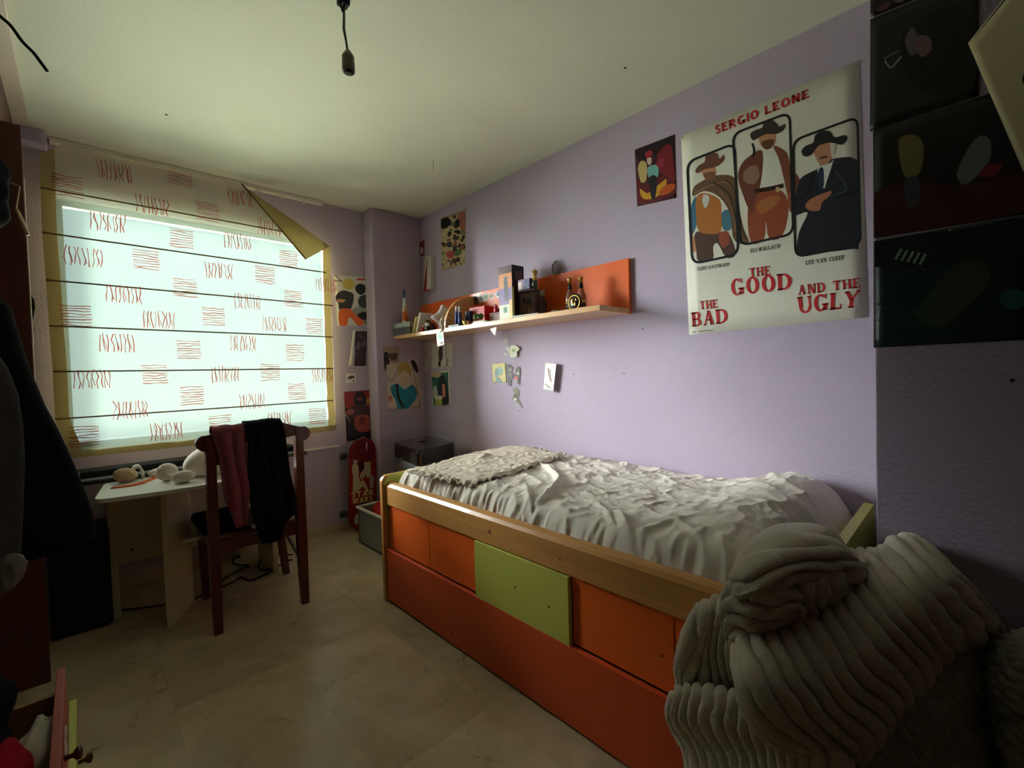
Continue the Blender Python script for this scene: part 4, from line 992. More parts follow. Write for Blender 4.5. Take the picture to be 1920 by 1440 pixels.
MB().blob((-.20, -.575, ST+.035), (.030, .045, .035), n=2, noise=.15).build('figure_body', paint(70, 34, 30, .6), t); MB().blob((-.21, -.55, ST+.078), (.018, .018, .016), n=2).build('figure_head', paint(40, 36, 34, .6), t)
t = thing('cushion', 'small grey star-shaped cushion leaning on the wall shelf against the divider', 'cushion', (-.17, -.72, ST))
star = []
for k in range(10):
    r_ = .108 if k % 2 == 0 else .074; a = PI/2+k*PI/5+.25; star.append((r_*math.cos(a), r_*math.sin(a)))
star = smooth_poly(star, 3); bm_ = MB(); n_ = len(star); rows = []
for s_, d_ in ((0.02, .034), (.35, .032), (.7, .024), (.9, .014), (1.0, 0), (.9, -.014), (.7, -.024), (.35, -.032), (.02, -.034)):
    rows.append([(p[0]*s_, d_, p[1]*s_) for p in star+[star[0]]])
A_ = np.array(rows); Rm = np.array((Euler((.55, 0, -.55))).to_matrix()); A_ = A_ @ Rm.T+np.array([-.165, -.715, ST+.094])
bm_.grid(A_); bm_.build('cushion_body', mat('grey_felt', rgb(186, 180, 178), .95, bump=.4, bscale=400, bdist=.001, spec=.1), t)
t = thing('camera', 'dark little box camera standing behind the grey cushion', 'camera', (-.06, -.76, ST+.15)) if False else None
t = thing('box', 'dark box standing upright behind the grey cushion', 'box', (-.065, -.76, ST))
rbox(-.065, -.765, ST+.0005, .075, .10, .190, paint(40, 46, 44, .5), 'carton', t); rbox(-.065, -.765, ST+.1908, .077, .102, .012, paint(150, 160, 150, .5), 'lid', t)
# beyond the divider
t = thing('perfume_bottle', 'two slim blue tubes on a dark stand right of the divider', 'bottle', (-.235, -.985, ST))
rbox(-.245, -.965, ST+.0005, .075, .12, .014, paint(34, 36, 48, .4), 'stand', t, b=.003)
for yy, hh in ((-.955, .125), (-.992, .118)):
    MB().lathe((-.245, yy, ST+.0145), [(.010, 0), (.012, .003), (.012, hh*.62), (.008, hh*.7)], 12).build('tube', paint(52, 74, 128, .25), t)
    MB().lathe((-.245, yy, ST+.0145), [(.008, hh*.7), (.0085, hh), (.006, hh+.003)], 12).build('tube_cap', paint(200, 204, 214, .3), t)
o = rbox(-.19, -1.02, ST+.0005, .03, .05, .105, paint(36, 48, 96, .4), 'bottle', None, b=.006, loc=(-.19, -1.02, ST)); tag(o, 'squat dark blue bottle behind the slim blue tubes', 'bottle')
t = thing('box', 'bright red cardboard box standing right of the slim blue tubes', 'box', (-.12, -1.08, ST))
rbox(-.130, -1.085, ST+.0005, .09, .150, .128, RED, 'carton', t, rot=.06); rbox(-.1765, -1.10, ST+.075, .002, .05, .012, paint(232, 120, 130, .5), 'label', t, rot=.06, b=.0005)
t = thing('plant_pot_toy', 'little yellow and green toy frog bowl in front of the red box', 'toy', (-.25, -1.07, ST))
MB().lathe((-.248, -1.062, ST+.0005), [(.012, 0), (.020, .014), (.030, .030), (.026, .030), (.012, .016)], 14).build('bowl', paint(196, 190, 96, .5), t)
MB().blob((-.248, -1.095, ST+.016), (.014, .016, .016), n=2).build('figure', paint(140, 60, 40, .5), t)
t = thing('toy_plant', 'green toy plant with a rounded leafy top in front of the red box', 'plant', (-.22, -1.14, ST))
MB().lathe((-.215, -1.15, ST+.0005), [(.016, 0), (.020, .024), (.018, .024)], 12).build('pot', paint(150, 72, 44, .6), t)
m_ = MB()
for k in range(6):
    a = k*PI/3; MB().blob((-.215+.018*math.cos(a), -1.15+.018*math.sin(a), ST+.050+.008*(k % 2)), (.020, .012, .016), (0, .3, a), 1).build('leaf', paint(88, 120, 62, .7), t)
t = thing('toy_figure', 'small pink toy on the brown box right of the red box', 'toy', (-.10, -1.245, ST+.06))
rb_ = thing('box', 'low dark red-brown box lying at the back between the red box and the tall carton', 'box', (-.12, -1.27, ST))
rbox(-.115, -1.275, ST+.0005, .11, .13, .060, paint(112, 52, 40, .5), 'carton', rb_); rbox(-.115, -1.275, ST+.0608, .112, .132, .010, paint(92, 40, 34, .5), 'lid', rb_)
MB().blob((-.13, -1.235, ST+.092), (.020, .020, .022), n=2).build('figure_body', paint(226, 84, 120, .5), t); MB().blob((-.135, -1.235, ST+.117), (.012, .012, .012), n=2).build('figure_head', paint(230, 120, 150, .5), t)
for k, (x, y, z, sx_, sy_, rot, c_, lab) in enumerate([(-.235, -1.225, 0.0005, .075, .145, .05, (236, 228, 196), 'pale paper booklet, lowest of three lying flat at the shelf edge'), (-.225, -1.205, .0075, .070, .125, -.12, (206, 208, 198), 'greyish paper booklet, middle of three lying flat at the shelf edge'), (-.215, -1.190, .0145, .062, .105, .18, (228, 220, 180), 'cream paper booklet, topmost of three lying flat at the shelf edge')]):
    t = thing('booklet', lab, 'booklet', (x, y, ST+z)); rbox(x, y, ST+z, sx_, sy_, .005, PAPER, 'pages', t, rot, b=.0008); rbox(x, y, ST+z+.005, sx_+.002, sy_+.002, .0012, paint(*c_, .5), 'cover', t, rot, b=.0004)
# tall carton, standing book, tins, figure
t = thing('tall_box', 'tall dark figure carton with orange and purple print standing on the shelf', 'box', (-.16, -1.42, ST))
X0b, X1b, Y0b, Y1b, Hb = -.205, -.105, -1.470, -1.345, .335
MB().box(X0b, X1b, Y0b, Y1b, ST+.0005, ST+Hb, b=.0015).build('carton', paint(52, 36, 38, .4), t)
m_ = MB(); xx = X0b-.0006
def fq(y0, y1, z0, z1, c_): m_.add([(xx, y0, ST+z0), (xx, y1, ST+z0), (xx, y1, ST+z1), (xx, y0, ST+z1)], [(0, 1, 2, 3)], rgb(*c_))
fq(Y0b+.004, Y1b-.004, .005, .13, (196, 206, 190)); xx -= .0003; fq(Y0b+.004, Y1b-.004, .10, .20, (110, 84, 150)); fq(Y0b+.004, Y1b-.004, .20, .29, (216, 136, 72)); fq(Y0b+.004, Y1b-.004, .29, .33, (86, 60, 52))
xx -= .0003; fq(Y0b+.04, Y0b+.075, .12, .27, (48, 46, 62)); fq(Y0b+.05, Y1b-.04, .05, .085, (70, 120, 84)); fq(Y0b+.004, Y0b+.03, .006, .125, (216, 176, 96))
m_.build('printed_front', INK, t, ink=True)
m_ = MB(); yy_ = Y0b-.0006
for (x0, x1, z0, z1, c_) in ((X0b+.006, X1b-.006, .02, .30, (60, 44, 56)), (X0b+.02, X1b-.02, .24, .30, (120, 90, 84))): m_.add([(x0, yy_, ST+z0), (x1, yy_, ST+z0), (x1, yy_, ST+z1), (x0, yy_, ST+z1)], [(0, 1, 2, 3)], rgb(*c_)); yy_ -= .0003
m_.build('printed_side', INK, t, ink=True)
t = thing('book', 'thin pale yellow book standing upright in front of the tall carton', 'book', (-.235, -1.492, ST))
rbox(-.242, -1.510, ST+.0005, .095, .012, .180, paint(224, 216, 160, .5), 'pages', t, rot=.80); rbox(-.2376, -1.5146, ST+.0005, .097, .002, .182, paint(200, 186, 96, .5), 'cover', t, rot=.80, b=.0005)
t = thing('tin', 'dark brown square tin with a rimmed lid standing right of the tall carton', 'tin', (-.14, -1.58, ST))
rbox(-.145, -1.572, ST+.0005, .10, .125, .150, paint(120, 100, 102, .45), 'tin_body', t, b=.010); rbox(-.145, -1.572, ST+.1505, .106, .131, .016, paint(92, 74, 78, .4), 'lid', t, b=.005); rbox(-.145, -1.572, ST+.0008, .104, .129, .012, paint(66, 52, 54, .4), 'base_rim', t, b=.004)
m_ = MB()
for k in range(9):
    cy, cz = -1.572+rng.uniform(-.048, .048), ST+rng.uniform(.03, .13); r_ = rng.uniform(.006, .014)
    m_.add([(-.1957-.0002*k, cy+r_*math.cos(a)*.8, cz+r_*math.sin(a)*1.2) for a in np.linspace(0, 2*PI, 8)[:-1]], [tuple(range(7))], rgb(*[(58, 48, 50), (170, 140, 110), (84, 96, 60), (40, 34, 40)][k % 4]))
m_.build('printed_pattern', INK, t, ink=True)
t = thing('box', 'small purple and navy box lying on the dark brown tin', 'box', (-.15, -1.555, ST+.167))
rbox(-.152, -1.548, ST+.1670, .070, .100, .068, paint(122, 96, 140, .45), 'carton', t, b=.002); rbox(-.1885, -1.575, ST+.170, .002, .046, .062, paint(52, 56, 120, .45), 'label', t, b=.0005); rbox(-.1885, -1.520, ST+.172, .002, .034, .050, paint(200, 176, 176, .45), 'label', t, b=.0005)
t = thing('toy_figure', 'yellow haired toy figure standing on the dark tin beside the purple box', 'toy', (-.155, -1.622, ST+.167))
MB().blob((-.165, -1.618, ST+.195), (.018, .016, .028), n=2).build('figure_body', paint(70, 78, 64, .5), t); MB().blob((-.165, -1.618, ST+.228), (.013, .016, .014), n=2).build('figure_arms', paint(196, 160, 40, .5), t)
MB().blob((-.165, -1.618, ST+.255), (.015, .015, .016), n=2).build('figure_head', paint(222, 176, 130, .5), t)
m_ = MB()
for k in range(7):
    a = k*2*PI/7; p0 = Vector((-.165+.010*math.cos(a), -1.618+.010*math.sin(a), ST+.262)); m_.tube([p0, p0+Vector((.010*math.cos(a), .010*math.sin(a), .016))], [.007, .001], 5)
m_.tube([(-.165, -1.618, ST+.265), (-.165, -1.618, ST+.292)], [.009, .001], 6); m_.build('figure_hair', paint(206, 180, 60, .5), t)
t = thing('toy_figure', 'dark figure with pale trim clinging to the right of the brown tin', 'toy', (-.14, -1.668, ST))
MB().blob((-.150, -1.664, ST+.060), (.024, .022, .060), n=2, noise=.1).build('figure_body', paint(60, 40, 46, .6), t); MB().blob((-.150, -1.662, ST+.138), (.018, .016, .020), n=2).build('figure_head', paint(168, 160, 150, .6), t)
# flat papers and disc
o = rbox(-.262, -1.64, ST+.0005, .042, .20, .008, PAPER, 'envelope', None, rot=.10, b=.001, loc=(-.262, -1.64, ST)); tag(o, 'long white envelope lying flat at the shelf edge in front of the tin', 'envelope')
t = thing('disc_case', 'flat grey round tin lying left of the two gold-topped bottles', 'tin', (-.16, -1.79, ST))
MB().lathe((-.165, -1.80, ST), [(.052, .0005), (.055, .004), (.055, .014), (.050, .016)], 24).build('tin_body', paint(118, 104, 92, .4), t); MB().lathe((-.165, -1.80, ST), [(.050, .0162), (.046, .020)], 24).build('lid', paint(140, 128, 112, .4), t)
# two bottles with gold necks and a black and gold round emblem between them
for k, (x, y, lab) in enumerate(((-.150, -1.868, 'left clear glass bottle with black and gold neck foil on the shelf'), (-.125, -1.925, 'right clear glass bottle with black and gold neck foil on the shelf'))):
    t = thing('beer_bottle', lab, 'bottle', (x, y, ST), 'gold-necked bottles on the shelf')
    MB().lathe((x, y, ST), [(.022, .0005), (.0255, .004), (.0255, .085), (.020, .105), (.0115, .130), (.0105, .150)], 20).build('glass', GLASSB, t)
    MB().lathe((x, y, ST), [(.0118, .128), (.0112, .158)], 16).build('neck_foil', BLACK, t)
    MB().lathe((x, y, ST), [(.0112, .158), (.0112, .176), (.0135, .178), (.0135, .190), (.010, .193)], 16).build('cap', GOLD, t)
    MB().lathe((x, y, ST), [(.0259, .012), (.0259, .066)], 20).build('label', mat('gold_label', rgb(190, 160, 100), .35, metal=.6) if 'gold_label' not in MATS else MATS['gold_label'], t)
    MB().lathe((x, y, ST), [(.0261, .022), (.0261, .050)], 20).build('label_band', BLACK, t)
t = thing('emblem_stand', 'round black and gold emblem standing between the two gold-necked bottles', 'ornament', (-.175, -1.915, ST))
MB().lathe((-.178, -1.915, ST+.050), [(.046, 0), (.048, .003), (.048, .010), (.040, .012)], 24, axis='x').build('disc', BLACK, t)
m_ = MB(); ang = np.linspace(0, 2*PI, 25)
for i in range(24): m_.add([(-.1785, -1.915+r_*math.cos(ang[q]), ST+.050+r_*math.sin(ang[q])) for q, r_ in ((i, .036), (i+1, .036), (i+1, .040), (i, .040))], [(0, 1, 2, 3)])
m_.build('ring', GOLD, t)
o = MB(); 
for (y, z, s_) in ((-1.905, .058, .016), (-1.922, .040, .012), (-1.930, .064, .009)): o.blob((-.1785, y, ST+z), (.003, s_*.6, s_), n=1)
o.build('emblem', GOLD, t)

# hoops hung above the shelf
t = thing('bangle', 'two thin grey hoops hanging together on the wall above the orange panel', 'bangle', (-.008, -1.645, 1.81))
for k, (dy, r_) in enumerate(((0, .040), (-.014, .042))):
    c_ = onx(1041, 503, -.010); m_ = MB(); pts = [(-.010-.004*k, c_[1]+dy+r_*.62*math.cos(a), c_[2]+r_*math.sin(a)) for a in np.linspace(0, 2*PI, 25)]
    m_.tube(pts, .0032, 6, cap=False); m_.build('hoop', paint(150, 136, 140, .4), t)
MB().tube([(-.001, -1.648, 1.848), (-.020, -1.648, 1.850)], .002, 6).build('nail', METAL, t)
# tag and scrap hanging from the shelf edge
t = thing('price_tag', 'white tag with green print hanging on a pale cord from the shelf edge', 'tag', (-.292, -.785, 1.40))
P_ = [tuple(onx(x, y, -.291)) for x, y in [(829, 596), (826, 605), (829, 614), (826, 624)]]
MB().tube(smooth_poly(P_, 4, closed=False), .006, 8).build('cord', PLUSH, t)
c_ = [onx(x, y, -.292) for x, y in [(818, 624), (831, 621), (833, 646), (820, 650)]]
solid(MB().add([tuple(p) for p in c_], [(0, 1, 2, 3)]).build('card', PAPER, t), .0012, 0)
def flat_blob(mb, X, pts, col, smooth=True, n=3):
    p = smooth_poly(pts, n) if smooth else pts
    w_ = [tuple(onx(x, y, X)) for x, y in p]; mb.add(w_, [tuple(range(len(w_)))], col)
m_ = MB(); flat_blob(m_, -.2932, [(821, 628), (827, 626), (829, 634), (824, 637)], rgb(96, 168, 130)); flat_blob(m_, -.2932, [(824, 643), (829, 641), (830, 645)], rgb(40, 44, 46)); m_.build('printed_mark', INK, t, ink=True)
o = MB().add([tuple(onx(x, y, -.287-.004*k)) for k, (x, y) in enumerate([(919, 617), (931, 613), (928, 630), (923, 626)])], [(0, 1, 2, 3)]).build('paper_scrap', PAPER, loc=tuple(onx(925, 620, -.287))); solid(o, .001, 0); tag(o, 'torn white paper scrap stuck below the shelf edge', 'paper')
# small cut-out stickers on the orange panel
for i, (x, y, c1, c2) in enumerate([(892, 563, (96, 84, 96), (52, 46, 60)), (902, 560, (206, 196, 180), (70, 62, 60)), (911, 557, (214, 206, 186), (120, 132, 96)), (921, 556, (226, 190, 160), (156, 132, 110)), (934, 552, (226, 222, 226), (88, 84, 112))]):
    t = thing('sticker', ['grey round sticker, first from the divider on the orange panel', 'cream and dark sticker, second from the divider on the orange panel', 'tall cream sticker, third from the divider on the orange panel', 'small pinkish sticker, fourth from the divider on the orange panel', 'white and grey round sticker beside the tall carton on the orange panel'][i], 'sticker', tuple(onx(x, y, -.0212)))
    pts = [(x+(6 if i != 2 else 4.5)*math.cos(a)*(1+.15*math.sin(3*a+i)), y+(9 if i in (0, 1, 2) else 6.5)*math.sin(a)*(1+.12*math.cos(2*a+i))) for a in np.linspace(0, 2*PI, 13)[:-1]]
    m_ = MB(); m_.add([tuple(onx(*p, -.0222)) for p in pts], [tuple(range(12))]); o = m_.build('sticker_paper', paint(*c1, .4), t); solid(o, .0008, 0)
    m_ = MB(); flat_blob(m_, -.0229, [(x+3.4*math.cos(a)*(1+.4*math.sin(2*a+i)), y-1+4.2*math.sin(a)) for a in np.linspace(0, 2*PI, 9)[:-1]], rgb(*c2)); m_.build('printed_mark', INK, t, ink=True)

# ------------------------------------------------------------------ lettering: outlined glyphs in a unit cell (x to the right, y up, height 1)
def ringp(cx, cy, ro, ri, a0, a1, n=16):
    out = []; A = np.linspace(math.radians(a0), math.radians(a1), n+1)
    for i in range(n):
        q = []
        for a, r_ in ((A[i], ro), (A[i+1], ro), (A[i+1], ri), (A[i], ri)): q.append((cx+r_[0]*math.cos(a), cy+r_[1]*math.sin(a)))
        out.append(q)
    return out
def rect(x0, y0, x1, y1): return [(x0, y0), (x1, y0), (x1, y1), (x0, y1)]
def diag(x0, y0, x1, y1, w_): return [(x0-w_/2, y0), (x0+w_/2, y0), (x1+w_/2, y1), (x1-w_/2, y1)]
def glyph(c, T, t, sf):
    # T thick stroke, t thin stroke, sf serif overhang (0 = sans)
    s = t*.9 if sf else 0
    def ser(x0, x1, y): return [rect(x0-sf, y, x1+sf, y+s)] if sf else []
    def stem(x, w_=T, lo=True, hi=True): return [rect(x, 0, x+w_, 1)]+(ser(x, x+w_, 0) if lo else [])+(ser(x, x+w_, 1-s) if hi else [])
    def tick(x, y0, y1): return [rect(x-t*.8, y0, x, y1)] if sf else []
    if c == 'I': return T, stem(0)
    if c == 'H': return .82, stem(0)+stem(.82-T)+[rect(T, .5-t/2, .82-T, .5+t/2)]
    if c == 'T': return .80, stem(.4-T/2, hi=False)+[rect(0, 1-t, .8, 1)]+([rect(0, .74, t*.8, 1), rect(.8-t*.8, .74, .8, 1)] if sf else [])
    if c == 'E': return .72, stem(0)+[rect(0, 0, .70, t), rect(0, 1-t, .68, 1), rect(T, .5-t/2, .52, .5+t/2)]+tick(.72, 0, .28)+tick(.70, .74, 1)+tick(.54, .40, .60)
    if c == 'F': return .68, stem(0)+[rect(0, 1-t, .66, 1), rect(T, .5-t/2, .50, .5+t/2)]+tick(.68, .72, 1)+tick(.52, .40, .60)
    if c == 'L': return .70, stem(0)+[rect(0, 0, .68, t)]+tick(.70, 0, .30)
    if c == 'O': return .90, ringp(.45, .5, (.45, .52), (.45-T, .52-t), 0, 360, 26)
    if c == 'G': return .92, ringp(.45, .5, (.45, .52), (.45-T, .52-t), 48, 318, 24)+[rect(.92-T-.04, .05, .92-.04, .44)]+([rect(.54, .44-t, .98, .44)] if sf else [rect(.50, .44-t, .88, .44)])+tick(.82, .72, 1.0)
    if c == 'C': return .84, ringp(.45, .5, (.45, .52), (.45-T, .52-t), 46, 314, 24)+tick(.82, .70, 1.0)
    if c == 'D': return .88, stem(0)+ringp(.36, .5, (.52, .5), (.52-T, .5-t), -90, 90, 16)+[rect(0, 0, .38, t), rect(0, 1-t, .38, 1)]
    if c == 'B': return .76, stem(0)+ringp(.40, .74, (.32, .26), (.32-T, .26-t), -90, 90, 12)+ringp(.42, .27, (.35, .27), (.35-T, .27-t), -90, 90, 12)+[rect(0, 0, .42, t), rect(0, 1-t, .42, 1), rect(0, .5-t/2, .42, .5+t/2)]
    if c == 'R': return .84, stem(0)+ringp(.40, .74, (.34, .26), (.34-T, .26-t), -90, 90, 12)+[rect(0, 1-t, .42, 1), rect(0, .48-t/2, .42, .48+t/2), diag(.76-T*.2, 0, .38, .5, T)]+(ser(.68, .84, 0) if sf else [])
    if c == 'A': return .88, [diag(.10 if sf else T/2, 0, .44, 1, t if sf else T), diag(.88-T*.7, 0, .44, 1, T), rect(.22, .30, .68, .30+t)]+(ser(.06, .16, 0)+ser(.88-T*1.1, .88-T*.3, 0) if sf else [])
    if c == 'N': return .86, [rect(0+.04, 0, .04+(t*1.2 if sf else T), 1), rect(.82-(t*1.2 if sf else T), 0, .82, 1), diag(.04+T*.55, 1, .82-T*.55, 0, T)]+(ser(.04, .04+t*1.2, 0)+ser(.82-t*1.2, .82, 1-s)+ser(.0, .12, 1-s) if sf else [])
    if c == 'U': return .86, [rect(.02, .34, .02+T, 1), rect(.84-(t*1.2 if sf else T), .34, .84, 1)]+ringp(.43, .36, (.41, .38), (.41-(T+t)/2 if sf else .41-T, .38-t), 180, 360, 14)+(ser(.02, .02+T, 1-s)+ser(.84-t*1.2, .84, 1-s) if sf else [])
    if c == 'Y': return .86, [rect(.43-T/2, 0, .43+T/2, .46), diag(.43, .42, .10, 1, T), diag(.43, .42, .78, 1, t*1.3 if sf else T)]+(ser(.43-T/2, .43+T/2, 0)+ser(.02, .18, 1-s)+ser(.72, .84, 1-s) if sf else [])
    if c == 'V': return .86, [diag(.43, 0, .10, 1, T), diag(.43, 0, .78, 1, t*1.3 if sf else T)]+(ser(.02, .18, 1-s)+ser(.72, .84, 1-s) if sf else [])
    if c == 'W': return 1.16, [diag(.32, 0, .08, 1, T), diag(.32, 0, .58, 1, t*1.3 if sf else T), diag(.82, 0, .58, 1, T), diag(.82, 0, 1.06, 1, t*1.3 if sf else T)]+(ser(.02, .14, 1-s)+ser(1.02, 1.10, 1-s) if sf else [])
    if c == 'S': return .70, ringp(.35, .74, (.33, .28), (.33-T*.85, .28-t), 30, 270, 16)+ringp(.35, .27, (.34, .29), (.34-T*.85, .29-t), -150, 90, 16)
    return .40, []
def text_polys(s, T=.25, t=.11, sf=.06, gap=.12):
    x = 0; out = []
    for c in s:
        w_, g = glyph(c, T, t, sf)
        out += [[(px+x, py) for px, py in q] for q in g]; x += w_+gap+sf*1.2
    return out, x-gap-sf*1.2
def letter(mb, s, quad, X, col, on=None, **k):
    # quad: photograph corners of the line of text: bottom-left, bottom-right, top-right, top-left
    on = on or onx
    P = [on(x, y, X) for x, y in quad]; polys, W_ = text_polys(s, **k)
    for q in polys:
        w_ = []
        for px, py in q:
            u = px/W_; v = py
            w_.append(tuple((1-u)*(1-v)*P[0]+u*(1-v)*P[1]+u*v*P[2]+(1-u)*v*P[3]))
        mb.add(w_, [tuple(range(len(w_)))], col)

# ------------------------------------------------------------------ posters and papers
def Z(ox, oy, sc): return lambda pts: [(ox+x*sc, oy+y*sc) for x, y in pts]
def sheet(name, label, cat, on, X, quad, m, dirn, th=.0008, nail=(), curl=None, grp=None):
    t = thing(name, label, cat, tuple(on(*quad[3], X)), grp); CLIP[0] = list(quad)
    n = 12; P = [on(x, y, X) for x, y in quad]; rows = []
    for j in range(n+1):
        v = j/n; row = []
        for i in range(n+1):
            u = i/n; p = (1-u)*(1-v)*P[0]+u*(1-v)*P[1]+u*v*P[2]+(1-u)*v*P[3]
            if curl: p = p+np.array(dirn)*curl(u, v)
            row.append(tuple(p))
        rows.append(row)
    o = MB().grid(np.array(rows)).build('sheet', m, t); solid(o, th, 0)
    for (x, y) in nail:
        p = on(x, y, X); d = np.array(dirn)
        MB().blob(tuple(p+d*.002), (.0035, .0035, .0035), n=1).build('pin', METAL, t)
    return t
CLIP = [None]
class Print:
    def __init__(s, on, X, step, tr=None, clip=None): s.clip = clip; s.mb = MB(); s.on = on; s.X = X; s.d = step; s.k = 1; s.tr = tr or (lambda p: p)
    def blob(s, c, pts, smooth=3):
        p = s.tr(pts); p = smooth_poly(p, smooth) if smooth else p
        p = s.cut(p)
        if len(p) < 3: return s
        w_ = [tuple(s.on(x, y, s.X+s.d*s.k)) for x, y in p]; s.mb.add(w_, [tuple(range(len(w_)))], rgb(*c)); s.k += .35; return s
    def cut(s, p):
        # keep a printed patch inside its sheet (corners: bottom-left, bottom-right, top-right, top-left)
        q = s.clip or CLIP[0]
        if not q: return p
        m_ = np.mean(q, 0); q = [tuple(m_+(np.array(a)-m_)*.985) for a in q]
        for i in range(4):
            a, b_ = q[i], q[(i+1) % 4]
            side_ = lambda r_: (b_[0]-a[0])*(r_[1]-a[1])-(b_[1]-a[1])*(r_[0]-a[0])
            out = []
            for k in range(len(p)):
                c_, d_ = p[k], p[(k+1) % len(p)]; sc, sd = side_(c_), side_(d_)
                if sc <= 0: out.append(c_)
                if (sc < 0) != (sd < 0) and abs(sc-sd) > 1e-9:
                    t_ = sc/(sc-sd); out.append((c_[0]+(d_[0]-c_[0])*t_, c_[1]+(d_[1]-c_[1])*t_))
            p = out
            if len(p) < 3: return []
        return p
    def ell(s, c, cx, cy, rx, ry, rot=0, n=14):
        pts = [(cx+rx*math.cos(a)*math.cos(rot)-ry*math.sin(a)*math.sin(rot), cy+rx*math.cos(a)*math.sin(rot)+ry*math.sin(a)*math.cos(rot)) for a in np.linspace(0, 2*PI, n+1)[:-1]]
        return s.blob(c, pts, 0)
    def line(s, c, pts, wd, smooth=4, closed=False):
        p = s.tr(pts); p = smooth_poly(p, smooth, closed) if smooth else list(p)
        if closed: p = p+[p[0]]
        X = s.X+s.d*s.k; P = np.array(p, float)
        for i in range(len(P)-1):
            a, b_ = P[i], P[i+1]; d = b_-a; L_ = np.linalg.norm(d)+1e-9; nn = np.array([-d[1], d[0]])/L_*wd/2; e_ = d/L_*wd*.15
            qq = s.cut([tuple(q) for q in (a-nn-e_, b_-nn+e_, b_+nn+e_, a+nn-e_)])
            if len(qq) > 2: s.mb.add([tuple(s.on(*q, X)) for q in qq], [tuple(range(len(qq)))], rgb(*c))
        s.k += .2; return s
    def text(s, c, string, quad, **k):
        letter(s.mb, string, s.tr(quad), s.X+s.d*s.k, rgb(*c), s.on, **k); s.k += .2; return s
    def build(s, parent, name='printed_picture', m=None): return s.mb.build(name, m or INK, parent, ink=True)

# film poster: three framed men in wide hats, red serif title
po = sheet('film_poster', 'large white western film poster with three men in hats on the lavender wall', 'poster', onx, -.0015, [(1292, 628), (1628, 595), (1611, 113), (1277, 255)], mat('poster_paper', rgb(226, 226, 212), .5), (-1, 0, 0), nail=[(1607, 122), (1280, 258)])
K = 500/1241; zt = Z(1160, 80, K)
pr = Print(onx, -.0020, -.00012, zt)
BLK = (28, 30, 34)
def frame(l, t_, r, b_, tl, tr_, br, bl_):
    pts = rounded([tl, tr_, br, bl_], 42, 5); pr.line(BLK, pts, 4.2, 0, True)
# figures: plain hatted shapes
SK = (196, 140, 104); SK2 = (188, 132, 96)
# left man: brown hat, poncho over ochre waistcoat, blue sleeves
pr.blob((82, 60, 52), [(352, 900), (372, 878), (432, 888), (480, 880), (520, 900), (545, 985), (500, 1000), (462, 935), (440, 950), (438, 1010), (372, 1018), (360, 960)])
pr.blob((64, 112, 138), [(345, 735), (365, 720), (372, 800), (352, 880), (328, 888), (330, 800)])
pr.blob((72, 120, 142), [(480, 790), (525, 780), (535, 830), (520, 870), (486, 868)])
pr.blob((178, 112, 52), [(362, 720), (400, 700), (470, 730), (478, 800), (475, 880), (420, 890), (372, 875), (360, 800)])
pr.blob((206, 214, 212), [(395, 708), (420, 715), (418, 745), (402, 770), (390, 740)])
pr.blob((104, 78, 56), [(345, 715), (350, 672), (395, 640), (440, 620), (500, 615), (540, 630), (552, 680), (560, 760), (580, 860), (608, 930), (560, 935), (530, 900), (520, 800), (470, 720), (400, 690)])
pr.line((136, 100, 70), [(352, 700), (420, 668), (500, 650), (545, 700)], 3.2); pr.line((60, 44, 36), [(440, 650), (510, 700), (540, 790), (560, 900)], 3.2); pr.line((60, 44, 36), [(500, 640), (540, 690), (560, 800), (590, 910)], 2.6); pr.line((136, 100, 70), [(470, 690), (520, 760), (545, 880)], 2.6)
pr.blob(SK2, [(335, 890), (350, 905), (360, 960), (350, 975), (330, 930)]); pr.blob((150, 78, 56), [(470, 885), (510, 880), (515, 930), (490, 955), (470, 930)])
pr.blob(SK, [(388, 580), (440, 575), (455, 600), (440, 635), (410, 640), (390, 615)]); pr.blob((126, 84, 58), [(395, 608), (448, 602), (442, 636), (412, 642)])
pr.blob((110, 70, 54), [(356, 595), (375, 570), (400, 555), (405, 525), (425, 513), (460, 515), (468, 540), (490, 520), (492, 545), (460, 575), (400, 590), (370, 608)])
# middle man: red-brown jacket, white shirt, brown trousers
pr.blob((150, 76, 50), [(600, 790), (630, 700), (760, 690), (790, 780), (760, 900), (700, 912), (685, 830), (676, 915), (615, 930)])
pr.blob((226, 226, 216), [(665, 520), (720, 500), (760, 540), (768, 650), (700, 675), (660, 660)])
pr.blob((112, 62, 46), [(555, 620), (575, 560), (620, 520), (665, 500), (672, 560), (660, 660), (640, 720), (620, 800), (575, 700)]); pr.blob((126, 72, 52), [(720, 480), (780, 510), (800, 580), (845, 640), (830, 720), (800, 760), (770, 640), (745, 540)])
pr.blob((150, 120, 100), [(590, 590), (640, 570), (655, 620), (625, 660), (580, 640)])
pr.line((70, 42, 34), [(632, 690), (700, 680), (765, 665)], 8); pr.ell((196, 170, 120), 740, 683, 10, 13)
pr.blob((168, 104, 56), [(640, 760), (680, 725), (740, 712), (745, 740), (700, 780), (660, 800)])
pr.blob((150, 84, 58), [(790, 700), (830, 690), (825, 760), (800, 790), (788, 750)])
pr.blob(SK, [(655, 430), (715, 415), (732, 450), (715, 485), (680, 495), (658, 470)]); pr.blob((106, 70, 50), [(664, 462), (722, 450), (712, 488), (682, 496)])
pr.blob((60, 48, 44), [(612, 425), (640, 405), (668, 395), (676, 368), (712, 362), (735, 375), (748, 390), (775, 378), (770, 405), (735, 425), (690, 425), (655, 440), (625, 455)])
pr.line((40, 36, 36), [(622, 470), (630, 500), (626, 530)], 4)
